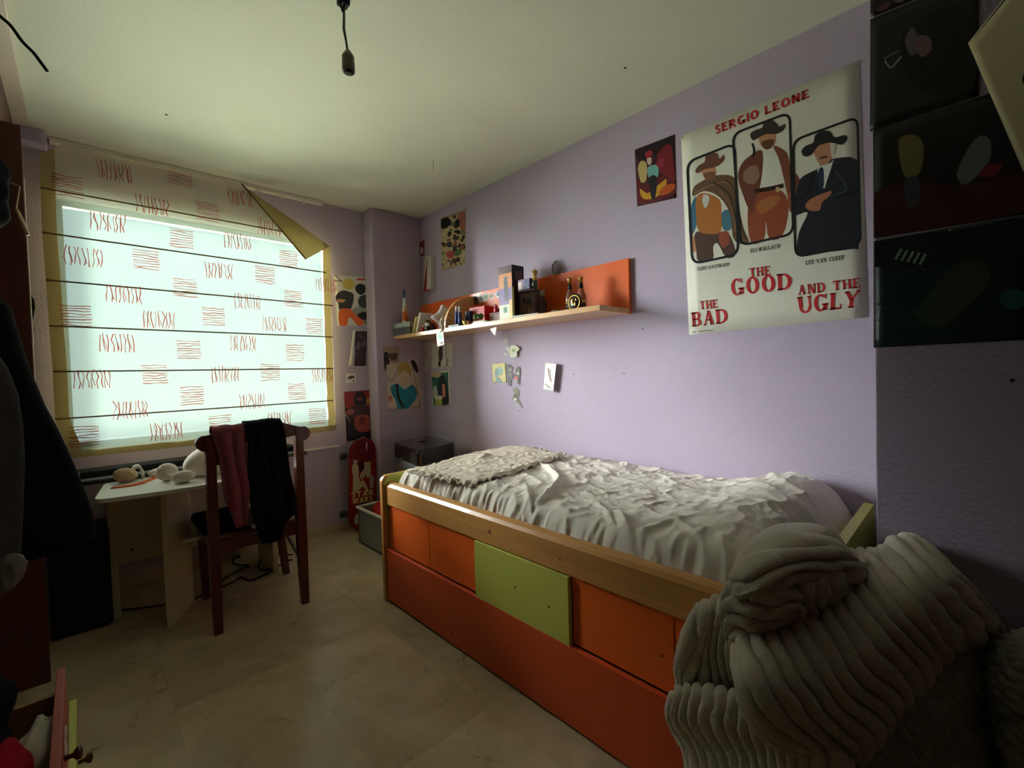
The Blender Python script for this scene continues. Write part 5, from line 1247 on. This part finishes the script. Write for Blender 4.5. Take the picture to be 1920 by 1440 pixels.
# right man: black hat, dark suit
pr.blob((34, 36, 44), [(835, 660), (860, 620), (920, 590), (945, 560), (1000, 540), (1110, 545), (1118, 700), (1116, 940), (1090, 960), (850, 985), (828, 970), (840, 880), (880, 790), (820, 805), (815, 770)])
pr.blob((220, 222, 216), [(925, 580), (985, 560), (1000, 545), (970, 640), (955, 680), (940, 640)]); pr.blob((44, 54, 78), [(932, 590), (952, 584), (955, 660), (940, 690), (926, 640)])
pr.blob((176, 116, 88), [(868, 760), (890, 730), (940, 705), (990, 690), (980, 715), (945, 745), (935, 780), (890, 782)])
pr.line((58, 62, 74), [(1010, 600), (1060, 680), (990, 720)], 5); pr.line((16, 18, 24), [(1000, 720), (1060, 705), (1115, 690)], 5); pr.line((20, 22, 28), [(905, 600), (890, 680), (850, 730)], 4)
pr.blob((192, 138, 106), [(910, 490), (985, 455), (1008, 475), (1000, 525), (975, 560), (940, 570), (915, 530)]); pr.blob((214, 206, 196), [(985, 455), (1010, 470), (1004, 520), (990, 530)]); pr.line((120, 92, 78), [(938, 538), (970, 530)], 4)
pr.blob((36, 34, 36), [(850, 505), (870, 480), (905, 465), (915, 430), (950, 410), (985, 415), (1005, 440), (1050, 430), (1065, 445), (1040, 475), (985, 465), (930, 480), (900, 520), (865, 530)])
for q in ([(318, 556), (540, 468), (556, 985), (342, 1030)], [(530, 425), (795, 325), (812, 890), (566, 945)], [(812, 455), (1112, 345), (1126, 940), (822, 998)]):
    pr.line(BLK, rounded(q, 46, 6), 4.4, 0, True)
RD = (190, 40, 44)
pr.text(RD, 'SERGIO LEONE', [(450, 428), (888, 254), (886, 214), (446, 388)], T=.26, t=.20, sf=0, gap=.13)
pr.text(RD, 'THE', [(610, 1092), (706, 1080), (705, 1038), (606, 1050)]); pr.text(RD, 'GOOD', [(526, 1178), (806, 1146), (803, 1070), (520, 1102)])
pr.text(RD, 'THE', [(380, 1242), (462, 1233), (458, 1194), (376, 1204)]); pr.text(RD, 'BAD', [(344, 1322), (508, 1304), (504, 1236), (340, 1256)])
pr.text(RD, 'AND THE', [(836, 1175), (1126, 1138), (1122, 1094), (834, 1130)], gap=.16); pr.text(RD, 'UGLY', [(842, 1260), (1112, 1230), (1124, 1150), (832, 1184)])
BL2 = (60, 62, 64)
pr.text(BL2, 'CLINT EASTWOOD', [(366, 1062), (518, 1038), (517, 1022), (365, 1046)], T=.22, t=.12); pr.text(BL2, 'ELI WALLACH', [(614, 978), (752, 954), (751, 936), (613, 960)], T=.22, t=.12); pr.text(BL2, 'LEE VAN CLEEF', [(872, 1034), (1052, 1008), (1050, 988), (870, 1014)], T=.22, t=.12)
pr.line((90, 90, 90), [(345, 1347), (360, 1345)], 1.2, 0); pr.line((90, 90, 90), [(372, 1344), (440, 1338)], 1.2, 0)
pr.build(po)

# small red and black poster beside it
t = sheet('poster', 'small dark red poster with flames printed, left of the western film poster', 'poster', onx, -.0015, [(1195, 387), (1268, 371), (1265, 252), (1190, 281)], paint(64, 12, 24, .4), (-1, 0, 0))
pr = Print(onx, -.0020, -.00012, zt)
pr.blob((28, 8, 16), [(80, 500), (250, 430), (258, 560), (230, 520), (190, 560), (150, 500), (110, 560)]); pr.blob((120, 20, 34), [(180, 520), (240, 470), (255, 560), (262, 640), (220, 620), (190, 590)]); pr.blob((96, 18, 28), [(85, 640), (140, 660), (200, 620), (262, 650), (266, 700), (90, 755)])
pr.blob((206, 150, 40), [(100, 680), (130, 700), (150, 690), (200, 650), (222, 635), (215, 680), (180, 715), (130, 730), (105, 715)]); pr.blob((190, 84, 30), [(190, 690), (225, 660), (262, 660), (250, 690), (200, 712)])
pr.blob((196, 176, 116), [(90, 580), (105, 550), (130, 565), (128, 640), (105, 650), (95, 620)]); pr.blob((116, 178, 172), [(135, 580), (180, 570), (184, 615), (165, 640), (140, 625)]); pr.blob((24, 18, 24), [(140, 630), (178, 625), (170, 720), (152, 720)]); pr.blob((170, 40, 52), [(122, 515), (150, 500), (156, 520), (135, 540)]); pr.blob((214, 190, 170), [(132, 540), (152, 536), (150, 565), (136, 566)]); pr.blob((150, 40, 70), [(175, 560), (205, 535), (210, 570), (188, 585)])
pr.build(t)

# busy cream poster above the shelf
t = sheet('poster', 'narrow crowded cream and brown poster high above the shelf near the corner', 'poster', onx, -.0015, [(829, 508), (872, 495), (873, 392), (826, 409)], paint(196, 176, 136, .5), (-1, 0, 0))
zc_ = Z(700, 380, 260/891); pr = Print(onx, -.0020, -.00012, zc_)
pal = [(48, 36, 34), (92, 64, 50), (206, 190, 150), (74, 62, 44), (150, 84, 70), (110, 126, 80), (220, 206, 170), (60, 48, 52)]
rr = random.Random(5)
for k in range(60):
    cx, cy = 442+rr.random()*138, 90+rr.random()*300; cy += (510-cx)*.22
    if 72+(590-cx)*.25 < cy < 420+(520-cx)*.2: pr.ell(pal[k % len(pal)], cx, cy, 6+rr.random()*13, 7+rr.random()*15, rr.random()*3, 9)
pr.blob((170, 96, 90), [(545, 80), (588, 65), (590, 160), (560, 170)]); pr.blob((36, 28, 30), [(436, 110), (480, 95), (500, 125), (480, 150), (440, 170)]); pr.blob((30, 26, 28), [(525, 120), (550, 105), (552, 150), (530, 160)]); pr.blob((176, 72, 74), [(470, 320), (520, 310), (515, 350), (480, 355)]); pr.blob((96, 128, 84), [(520, 320), (560, 290), (565, 325), (530, 345)])
for k in range(8): pr.line([(226, 214, 176), (62, 72, 52)][k % 2], [(448+k*15, 380+(k % 3)*8), (462+k*15, 410-(k % 2)*14)], 1.6, 0)
pr.build(t)
# little red scrap and red-white pennant box
t = sheet('sticker', 'small red and white paper scrap in the wall corner above the pennant box', 'sticker', onx, -.0015, [(786, 483), (796, 478), (796, 449), (787, 454)], paint(150, 40, 56, .5), (-1, 0, 0))
pr = Print(onx, -.0020, -.0002); pr.ell((226, 220, 224), 791, 470, 2.5, 7).ell((60, 30, 40), 789, 459, 2, 4); pr.build(t)
t = thing('pennant_box', 'narrow white box with a red triangular side mounted on the wall by the corner', 'box', tuple(onx(806, 548, -.02)))
q = [onx(x, y, -.003) for x, y in ((796, 548), (816, 545), (814, 480), (799, 482))]
d_ = np.array([-.045, 0, 0]); V = [tuple(p) for p in q]+[tuple(q[0]+d_*.35), tuple(q[1]+d_), tuple(q[2]+d_*.7), tuple(q[3]+d_*.25)]
MB().add(V, [(0, 1, 2, 3), (7, 6, 5, 4), (0, 4, 5, 1), (1, 5, 6, 2), (2, 6, 7, 3), (3, 7, 4, 0)]).build('box_body', paint(226, 218, 212, .5), t)
m_ = MB(); f0, f1, f2 = [np.array(V[4])*.96+np.array(V[5])*.04, np.array(V[4])*.52+np.array(V[5])*.48, np.array(V[7])*.55+np.array(V[6])*.45]
off = np.array([-.0008, .0006, 0]); m_.add([tuple(f0+off), tuple(f1+off), tuple(f2+off)], [(0, 1, 2)], rgb(150, 22, 40)); e0_ = np.array(V[4]); e1_ = np.array(V[5]); m_.add([tuple(e0_+off), tuple(e1_+off), tuple(e1_+off+np.array([0, 0, .012])), tuple(e0_+off+np.array([0, 0, .012]))], [(0, 1, 2, 3)], rgb(176, 30, 46)); m_.build('red_side', INK, t, ink=True)

# papers under the shelf
t = sheet('paper', 'pale translucent paper strip in the wall corner under the shelf', 'paper', onx, -.0012, [(793, 697), (810, 693), (808, 642), (792, 641)], paint(206, 200, 204, .6), (-1, 0, 0))
pr = Print(onx, -.0017, -.0002); [pr.ell((150, 140, 140), 797+k*3.3, 662+(k*7) % 26, 1.2, 1.6) for k in range(4)]; pr.build(t)
t = sheet('paper', 'white notebook page with a dark sketched figure pinned under the shelf', 'paper', onx, -.0022, [(809, 690), (849, 688), (850, 643), (808, 641)], paint(214, 210, 200, .6), (-1, 0, 0), nail=[(812, 693)], curl=lambda u, v: .006*max(0, u-.8))
pr = Print(onx, -.0032, -.00015); pr.ell((92, 58, 62), 826, 664, 4.2, 14).ell((70, 44, 50), 827, 654, 3.2, 4.5).ell((60, 40, 44), 824, 682, 2.4, 6); pr.line((120, 112, 108), [(836, 645), (837, 688)], 1.2, 0); pr.line((90, 84, 84), [(840, 672), (839, 686)], 1.6, 0); pr.build(t)
t = sheet('photo', 'white bordered photo print with dark green picture below the notebook page', 'photo', onx, -.0015, [(812, 762), (845, 762), (842, 694), (808, 697)], paint(226, 224, 218, .4), (-1, 0, 0))
pr = Print(onx, -.0020, -.00012); pr.blob((48, 108, 84), [(809, 700), (840, 698), (842, 758), (813, 759)], 0); pr.blob((32, 34, 40), [(822, 712), (832, 704), (840, 730), (841, 757), (826, 757), (822, 735)]); pr.blob((206, 196, 186), [(812, 730), (817, 722), (821, 740), (818, 748), (813, 744)]); pr.blob((208, 130, 112), [(829, 722), (834, 722), (835, 742), (830, 744)]); pr.blob((196, 168, 140), [(809, 698), (826, 694), (825, 706), (812, 707)]); pr.blob((186, 186, 64), [(816, 749), (829, 749), (829, 759), (817, 759)], 0); pr.blob((216, 212, 200), [(815, 742), (829, 742), (829, 749), (816, 749)], 0); pr.build(t)
t = sheet('sticky_note', 'yellow note with a blue ink drawing stuck on the lavender wall', 'paper', onx, -.0015, [(924, 718), (950, 717), (948, 680), (922, 682)], paint(222, 210, 150, .6), (-1, 0, 0))
pr = Print(onx, -.0020, -.00015); pr.ell((120, 168, 160), 937, 696, 6, 8).ell((96, 140, 142), 931, 700, 3, 9).blob((110, 150, 150), [(929, 716), (934, 707), (942, 716)]); pr.build(t)
t = sheet('photo', 'white folded card with reddish marks standing off the lavender wall, alone', 'paper', onx, -.0015, [(1019, 731), (1042, 734), (1048, 682), (1023, 680)], paint(232, 230, 228, .5), (-1, 0, 0), curl=lambda u, v: .022*u*u)
pr = Print(onx, -.012, -.0002); pr.line((168, 120, 112), [(1028, 690), (1030, 706), (1034, 716)], 2.2); pr.line((150, 100, 96), [(1037, 688), (1041, 700), (1038, 716)], 2.2); pr.line((176, 178, 172), [(1022, 720), (1030, 727), (1038, 730)], 2.4); pr.build(t)
# cut-out figures (plain shapes)
def cutout(label, pts, cols, X=-.0025, extra=()):
    CLIP[0] = None
    t = thing('paper_cutout', label, 'sticker', tuple(onx(*np.mean(pts, 0), X)))
    p = smooth_poly(pts, 3); o = MB().add([tuple(onx(x, y, X)) for x, y in p], [tuple(range(len(p)))]).build('cutout', paint(*cols[0], .5), t); solid(o, .001, 0)
    pr = Print(onx, X-.0008, -.00015)
    for c_, cx, cy, rx, ry in extra: pr.ell(c_, cx, cy, rx, ry)
    if extra: pr.build(t)
    return t
cutout('white and lilac paper cutout, upper left of the wall cluster', [(947, 633), (954, 636), (953, 648), (956, 656), (950, 668), (945, 664), (949, 650), (945, 642)], [(206, 198, 206)], extra=[((150, 140, 160), 950, 645, 2, 5), ((120, 116, 110), 949, 660, 1.6, 3)])
cutout('white and green shirt-shaped paper cutout, upper right of the wall cluster', [(956, 650), (963, 647), (969, 649), (974, 655), (969, 660), (969, 669), (957, 670), (955, 660)], [(214, 216, 188)], X=-.012, extra=[((140, 160, 96), 963, 657, 2.6, 3.5), ((228, 228, 220), 966, 664, 2, 4)])
cutout('dark paper cutout in a wide hat shape, beside the yellow note', [(948, 686), (954, 683), (962, 689), (960, 696), (964, 704), (959, 712), (959, 722), (953, 722), (952, 708), (950, 698)], [(64, 56, 58)], extra=[((120, 100, 100), 956, 703, 2.4, 4), ((200, 176, 160), 957, 693, 1.8, 2)])
cutout('dark and red paper cutout, right of the hat-shaped one', [(968, 690), (974, 688), (976, 698), (975, 708), (974, 720), (970, 719), (970, 710), (965, 712), (966, 702)], [(78, 76, 80)], extra=[((206, 196, 186), 971, 700, 1.8, 3), ((196, 60, 66), 968, 709, 3, 3.6)])
cutout('olive and black paper cutout with a tail, lowest of the wall cluster', [(963, 731), (969, 728), (974, 736), (971, 745), (974, 752), (980, 766), (972, 756), (966, 752), (961, 747), (964, 740)], [(110, 108, 84)], extra=[((44, 44, 44), 966, 742, 3, 3), ((206, 204, 200), 966, 749, 2.4, 2.4)])
# faint grey smudge and screw holes on the wall
sm = MB(); p = smooth_poly([(866, 712), (872, 707), (882, 706), (880, 716), (872, 724), (867, 722)], 3)
o = sm.add([tuple(onx(x, y, -.0006)) for x, y in p], [tuple(range(len(p)))]).build('pencil_smudge', paint(182, 173, 188, .8), bpy.data.objects['wall_right'])
for i, (x, y) in enumerate([(882, 652), (1076, 702), (880, 770), (973, 770), (892, 779), (1205, 617), (874, 394), (1170, 700)]):
    p = onx(x, y, -.0005); MB().lathe((-.0012, p[1], p[2]), [(.0032, 0), (.0032, .0012)], 8, axis='x').build('screw_hole', dark, bpy.data.objects['wall_right'])
p = onx(1898, 713, JX); MB().lathe((JX-.001, p[1], p[2]), [(.005, 0), (.005, .0012)], 8, axis='x').build('screw_hole', dark, bpy.data.objects['wall_right_projection'])
for (x, y) in ((312, 215), (1172, 127)):
    p = onz(x, y, H); MB().lathe((p[0], p[1], H-.0012), [(.006, 0), (.006, .0012)], 8).build('screw_hole', dark, bpy.data.objects['ceiling'])
p = onz(812, 300, H); o = MB().tube([(p[0], p[1], H), (p[0]+.001, p[1], H-.035), (p[0], p[1]+.002, H-.07)], .0012, 5).build('thread', paint(120, 116, 108, .8), loc=(p[0], p[1], H)); tag(o, 'short thin thread dangling from the ceiling near the corner', 'thread')

# window wall papers
A_X = -.0015
zn = Z(620, 500, 100/424)
t = sheet('poster', 'white poster with orange and grey figures printed, highest on the window wall', 'poster', ony, A_X, [(633, 612), (695, 611), (687, 519), (626, 515)], paint(222, 220, 216, .45), (0, -1, 0))
pr = Print(ony, -.0020, -.00012, zn)
pr.blob((150, 158, 160), [(175, 340), (250, 300), (310, 330), (318, 465), (250, 440), (180, 360)]); pr.blob((62, 62, 66), [(45, 225), (90, 190), (150, 200), (185, 230), (165, 330), (130, 335), (70, 340), (62, 290), (36, 260)]); pr.blob((226, 108, 52), [(70, 345), (150, 335), (200, 380), (260, 420), (255, 465), (210, 465), (150, 400), (128, 468), (70, 466)])
pr.blob((206, 184, 100), [(95, 120), (130, 95), (180, 105), (190, 150), (150, 185), (110, 165)]); pr.blob((40, 40, 46), [(195, 160), (230, 135), (272, 150), (275, 200), (240, 225), (205, 200)]); pr.blob((74, 76, 84), [(230, 240), (290, 225), (305, 290), (270, 330), (220, 300)]); pr.blob((52, 54, 58), [(210, 380), (280, 360), (300, 400), (260, 425)]); pr.line((60, 60, 62), [(30, 65), (60, 90), (85, 120)], 1.5); pr.line((70, 70, 70), [(20, 105), (55, 115), (90, 110)], 1.5); pr.text((196, 60, 66), 'III', [(205, 108), (272, 108), (272, 92), (205, 92)], T=.5, t=.3, sf=0) if False else pr.blob((196, 60, 70), [(205, 95), (272, 92), (272, 108), (205, 108)], 0); pr.blob((222, 166, 126), [(50, 262), (80, 258), (118, 265), (95, 285), (60, 278)])
pr.build(t)
t = sheet('poster', 'dark plum poster with one edge curled up, second from the top on the window wall', 'poster', ony, A_X, [(653, 686), (686, 686), (688, 621), (664, 621)], paint(62, 44, 54, .45), (0, -1, 0), curl=lambda u, v: .012*max(0, .3-u)*3)
pr = Print(ony, -.0022, -.00015, zn); pr.blob((120, 104, 112), [(195, 600), (225, 600), (240, 630), (215, 660), (198, 640)]).blob((92, 72, 84), [(170, 690), (210, 680), (215, 720), (180, 715)]).blob((108, 92, 104), [(215, 530), (250, 560), (260, 580), (230, 560)]).blob((112, 98, 108), [(245, 610), (278, 590), (275, 630), (255, 635)]); pr.build(t)
c_ = [ony(x, y, -.004) for x, y in [(653, 686), (664, 686), (668, 621), (661, 619)]]
rows = [[tuple(lerp(lerp(np.array(c_[0]), np.array(c_[1]), i/6), lerp(np.array(c_[3]), np.array(c_[2]), i/6), j/6)+np.array([0, -.018*math.sin(PI*min(1, i/6+.15)), 0])) for i in range(7)] for j in range(7)]
o = MB().grid(np.array(rows)).build('curled_edge', PAPER, t); solid(o, .0008, 0)
t = sheet('photo', 'tiny white square photo with a dark sketch on the window wall', 'photo', ony, A_X, [(649, 719), (668, 718), (668, 700), (650, 700)], paint(222, 218, 220, .5), (0, -1, 0))
pr = Print(ony, -.0020, -.0002); pr.blob((60, 56, 60), [(651, 710), (658, 704), (665, 706), (660, 710)]).ell((90, 84, 90), 663, 714, 1.6, 2); pr.build(t)
t = sheet('poster', 'dark red and black poster behind the top of the skateboard', 'poster', ony, A_X, [(650, 827), (709, 823), (704, 730), (645, 735)], paint(44, 24, 28, .4), (0, -1, 0))
pr = Print(ony, -.0020, -.00012, zn)
pr.blob((146, 44, 48), [(112, 1000), (355, 980), (358, 1120), (300, 1110), (130, 1130)]); pr.blob((206, 140, 70), [(250, 1060), (330, 1040), (356, 1080), (300, 1090)]); pr.blob((34, 28, 32), [(190, 1020), (235, 990), (280, 1030), (275, 1095), (195, 1100)]); pr.blob((120, 60, 56), [(205, 1045), (240, 1035), (260, 1060), (225, 1070)]); pr.blob((86, 44, 40), [(160, 1110), (310, 1105), (320, 1200), (250, 1230), (160, 1200)]); pr.blob((70, 50, 48), [(215, 1110), (275, 1110), (270, 1190), (225, 1200)]); pr.blob((168, 76, 66), [(200, 1190), (300, 1185), (310, 1300), (220, 1310), (190, 1260)]); pr.blob((120, 52, 46), [(230, 1200), (275, 1200), (270, 1250), (235, 1250)])
pr.line((222, 196, 170), [(112, 1165), (150, 1225)], 1.4, 0); pr.line((206, 150, 120), [(290, 1105), (345, 1090)], 1.4, 0); pr.blob((150, 90, 84), [(120, 1150), (170, 1130), (190, 1160), (140, 1180)]); pr.blob((40, 34, 38), [(110, 1270), (180, 1260), (190, 1350), (125, 1380)]); pr.blob((70, 48, 44), [(310, 1220), (355, 1210), (360, 1290), (320, 1300)]); pr.build(t)

# pillar: tan sheet and large coloured drawing
PF = -.1515
t = sheet('drawing', 'small brown sheet with dark sketched patches at the top of the pillar', 'paper', ony, PF, [(721, 696), (748, 690), (747, 650), (718, 650)], paint(168, 146, 130, .5), (0, -1, 0))
zp = Z(600, 480, 260/706); pr = Print(ony, PF-.0005, -.00012, zp)
pr.blob((58, 44, 44), [(322, 500), (345, 490), (352, 530), (375, 560), (400, 545), (400, 580), (345, 582), (325, 560)]); pr.blob((96, 72, 66), [(350, 500), (395, 495), (385, 530), (360, 525)]); pr.blob((216, 200, 186), [(352, 540), (372, 548), (362, 566)]); pr.build(t)
t = sheet('drawing', 'large cream drawing with blue and yellow colouring on the pillar by the shelf', 'paper', ony, PF-.0014, [(728, 770), (793, 764), (784, 673), (724, 684)], paint(214, 200, 188, .55), (0, -1, 0))
pr = Print(ony, PF-.0019, -.00012, zp)
pr.blob((36, 142, 170), [(360, 665), (395, 650), (430, 680), (470, 655), (495, 690), (480, 740), (440, 780), (400, 782), (385, 735), (365, 700)]); pr.blob((196, 164, 84), [(398, 580), (410, 545), (440, 540), (462, 575), (460, 620), (448, 590), (420, 585), (405, 610)]); pr.blob((226, 196, 170), [(405, 605), (425, 590), (448, 595), (450, 635), (430, 658), (408, 640)])
pr.line((62, 46, 44), [(392, 655), (400, 720), (425, 770)], 4.2); pr.blob((66, 48, 46), [(455, 515), (480, 530), (500, 575), (495, 598), (475, 570)]); pr.line((150, 120, 104), [(335, 600), (365, 640), (400, 560)], 1.2); pr.line((140, 112, 100), [(470, 570), (490, 650), (515, 770)], 1.3); pr.line((160, 130, 116), [(470, 640), (505, 720), (500, 775)], 1.2); pr.blob((206, 120, 96), [(348, 720), (360, 706), (368, 730), (356, 742)]); pr.build(t)

# dark posters on the projecting wall
PX = JX-.0015
def jog_sheet(label, quad, col, nail=()): return sheet('poster', label, 'poster', onx, PX, quad, paint(*col, .35), (-1, 0, 0), nail=nail)
K = 320/678; zj = Z(1600, 0, K)
t = jog_sheet('nearly black poster, highest of the dark ones, cut off by the top of the picture', [(1632, 33), (1760, -18), (1760, -170), (1632, -100)], (30, 20, 26)); pr = Print(onx, PX-.0006, -.00015, zj); pr.blob((90, 56, 62), [(90, 35), (140, 5), (150, 20), (110, 45)]).blob((104, 80, 84), [(160, 5), (215, -20), (190, 10)]); pr.build(t)
t = jog_sheet('dark green-black poster with pale smears, second of the dark ones', [(1631, 247), (1835, 180), (1835, -45), (1632, 36)], (26, 32, 26)); pr = Print(onx, PX-.0006, -.00015, zj)
pr.blob((14, 15, 16), [(200, 130), (420, 20), (500, 160), (470, 350), (330, 380), (210, 300)]); pr.line((150, 152, 150), [(125, 240), (150, 268), (190, 225)], 3.0); pr.line((120, 122, 120), [(122, 232), (185, 200)], 2.2, 0); pr.blob((92, 84, 96), [(205, 160), (230, 110), (250, 130), (260, 200), (225, 220)]); pr.blob((110, 84, 90), [(245, 150), (300, 145), (310, 200), (265, 225)]); pr.build(t)
t = jog_sheet('black and dark red poster with pale patches, third of the dark ones', [(1638, 447), (1935, 400), (1935, 150), (1637, 246)], (18, 15, 18)); pr = Print(onx, PX-.0006, -.00015, zj)
pr.blob((54, 18, 24), [(82, 770), (240, 720), (420, 740), (676, 690), (676, 840), (82, 945)]); pr.blob((112, 100, 58), [(180, 560), (215, 535), (262, 545), (280, 600), (262, 690), (210, 705), (188, 650)]); pr.blob((54, 54, 66), [(205, 715), (262, 708), (258, 810), (214, 820)]); pr.blob((96, 102, 106), [(410, 690), (450, 600), (500, 540), (545, 560), (540, 640), (490, 700), (440, 735)]); pr.blob((104, 28, 34), [(500, 690), (530, 655), (590, 650), (575, 690), (520, 705)]); pr.build(t)
t = jog_sheet('dark teal poster with radiating lines, lowest of the dark ones', [(1638, 652), (1935, 636), (1935, 402), (1638, 452)], (18, 38, 38), nail=[(1782, 432)]); pr = Print(onx, PX-.0006, -.00015, zj)
pr.blob((14, 18, 20), [(84, 960), (480, 905), (676, 870), (676, 1010), (480, 1000), (300, 1060), (84, 1060)])
for k in range(16):
    a = k*2*PI/16+.1; pr.line((38, 60, 60), [(235+40*math.cos(a), 1030+34*math.sin(a)), (235+(150 if abs(math.cos(a)) > .5 else 110)*math.cos(a), 1030+110*math.sin(a))], 1.2, 0)
for k in range(5): pr.line((128, 150, 150), [(168+k*24, 1030+k*5), (190+k*24, 990+k*5)], 4.5, 0)
pr.line((44, 78, 74), [(84, 1205), (200, 1240), (380, 1230)], 1.4); pr.line((40, 70, 68), [(84, 1270), (260, 1285), (420, 1260)], 1.2); pr.blob((34, 78, 72), [(580, 1180), (630, 1150), (676, 1160), (676, 1220), (610, 1225)]); pr.blob((44, 56, 34), [(250, 1250), (330, 1130), (420, 1040), (520, 1040), (540, 1120), (440, 1240), (330, 1300)]); pr.build(t)
t = sheet('poster', 'cream poster with a black border hung diagonally across the dark posters', 'poster', onx, PX-.006, [(1815, 81), (1925, 335), (2080, 150), (1975, -120)], paint(196, 186, 150, .5), (-1, 0, 0))
pr = Print(onx, PX-.0066, -.0002)
def brd(a, b_, wd): pr.line((16, 15, 16), [a, b_], wd, 0)
brd((1811, 82), (1927, 345), 10); brd((1808, 80), (1975, -122), 16); pr.blob((36, 36, 34), [(1916, 150), (1930, 120), (1945, 130), (1950, 160), (1930, 165)]); pr.build(t)

# print on the skateboard: pale abstract figures and its lettering
def sk_on(x, y, off): return np.array(skp(x, y, off))
class DeckPrint(Print):
    pass
dp = MB()
def dpoly(c, pts, k, smooth=3):
    p = smooth_poly(pts, smooth) if smooth else pts
    w_ = [skp(u, v, .0068+kick(v)*-1+.0003*k) for u, v in p]; dp.add(w_, [tuple(range(len(w_)))], rgb(*c))
WH = (206, 196, 170); GR = (40, 44, 54)
dpoly((112, 18, 26), [(-.8, .86), (0, .98), (.8, .86), (.6, .70), (-.6, .72)], .3); dpoly((64, 20, 34), [(-.3, .80), (.2, .84), (.1, .66), (-.3, .64)], .5)
dpoly(WH, [(-.70, .82), (-.40, .86), (-.34, .74), (-.62, .72)], 1); dpoly(WH, [(-.74, .70), (-.36, .71), (-.30, .60), (-.66, .58)], 1.2); dpoly(WH, [(-.66, .58), (-.36, .60), (-.20, .48), (-.66, .40)], 1.4); dpoly((190, 178, 150), [(-.2, .60), (.3, .68), (.42, .64), (-.05, .54)], 1.6); dpoly(WH, [(-.4, .46), (.0, .54), (.36, .44), (.30, .40), (0, .47), (-.45, .40)], 1.8); dpoly((186, 160, 60), [(.35, .80), (.62, .78), (.60, .70), (.34, .72)], 2); dpoly((196, 184, 160), [(.10, .72), (.52, .70), (.58, .60), (.30, .56)], 2.2); dpoly((176, 166, 158), [(.50, .58), (.80, .56), (.76, .46), (.52, .44)], 2.4); dpoly((214, 206, 190), [(.22, .94), (.30, .94), (.30, .82), (.20, .82)], 2.5); dpoly((214, 206, 190), [(.52, .90), (.56, .90), (.54, .78), (.50, .78)], 2.6)
dpoly(GR, [(-.10, .30), (.20, .33), (.34, .20), (.50, .06), (-.2, .05), (-.12, .18)], 2.8); dpoly((110, 118, 136), [(.05, .18), (.22, .2), (.3, .06), (.0, .06)], 3); dpoly(WH, [(-.6, .16), (-.3, .20), (-.3, .12), (-.55, .08)], 3.1)
def deck_text(s, u0, u1, v0, v1, c, k):
    polys, W_ = text_polys(s, T=.26, t=.20, sf=0, gap=.10)
    for q in polys: dp.add([skp(u0+(u1-u0)*px/W_, v0+(v1-v0)*py, .0068+kick(.4)*-1+.0003*k) for px, py in q], [tuple(range(len(q)))], rgb(*c))
deck_text('STAR', -.82, .80, .365, .425, (222, 204, 140), 4); deck_text('WARS', -.72, .72, .300, .358, (222, 204, 140), 4)
dp.build('deck_print', INK, sk, ink=True)
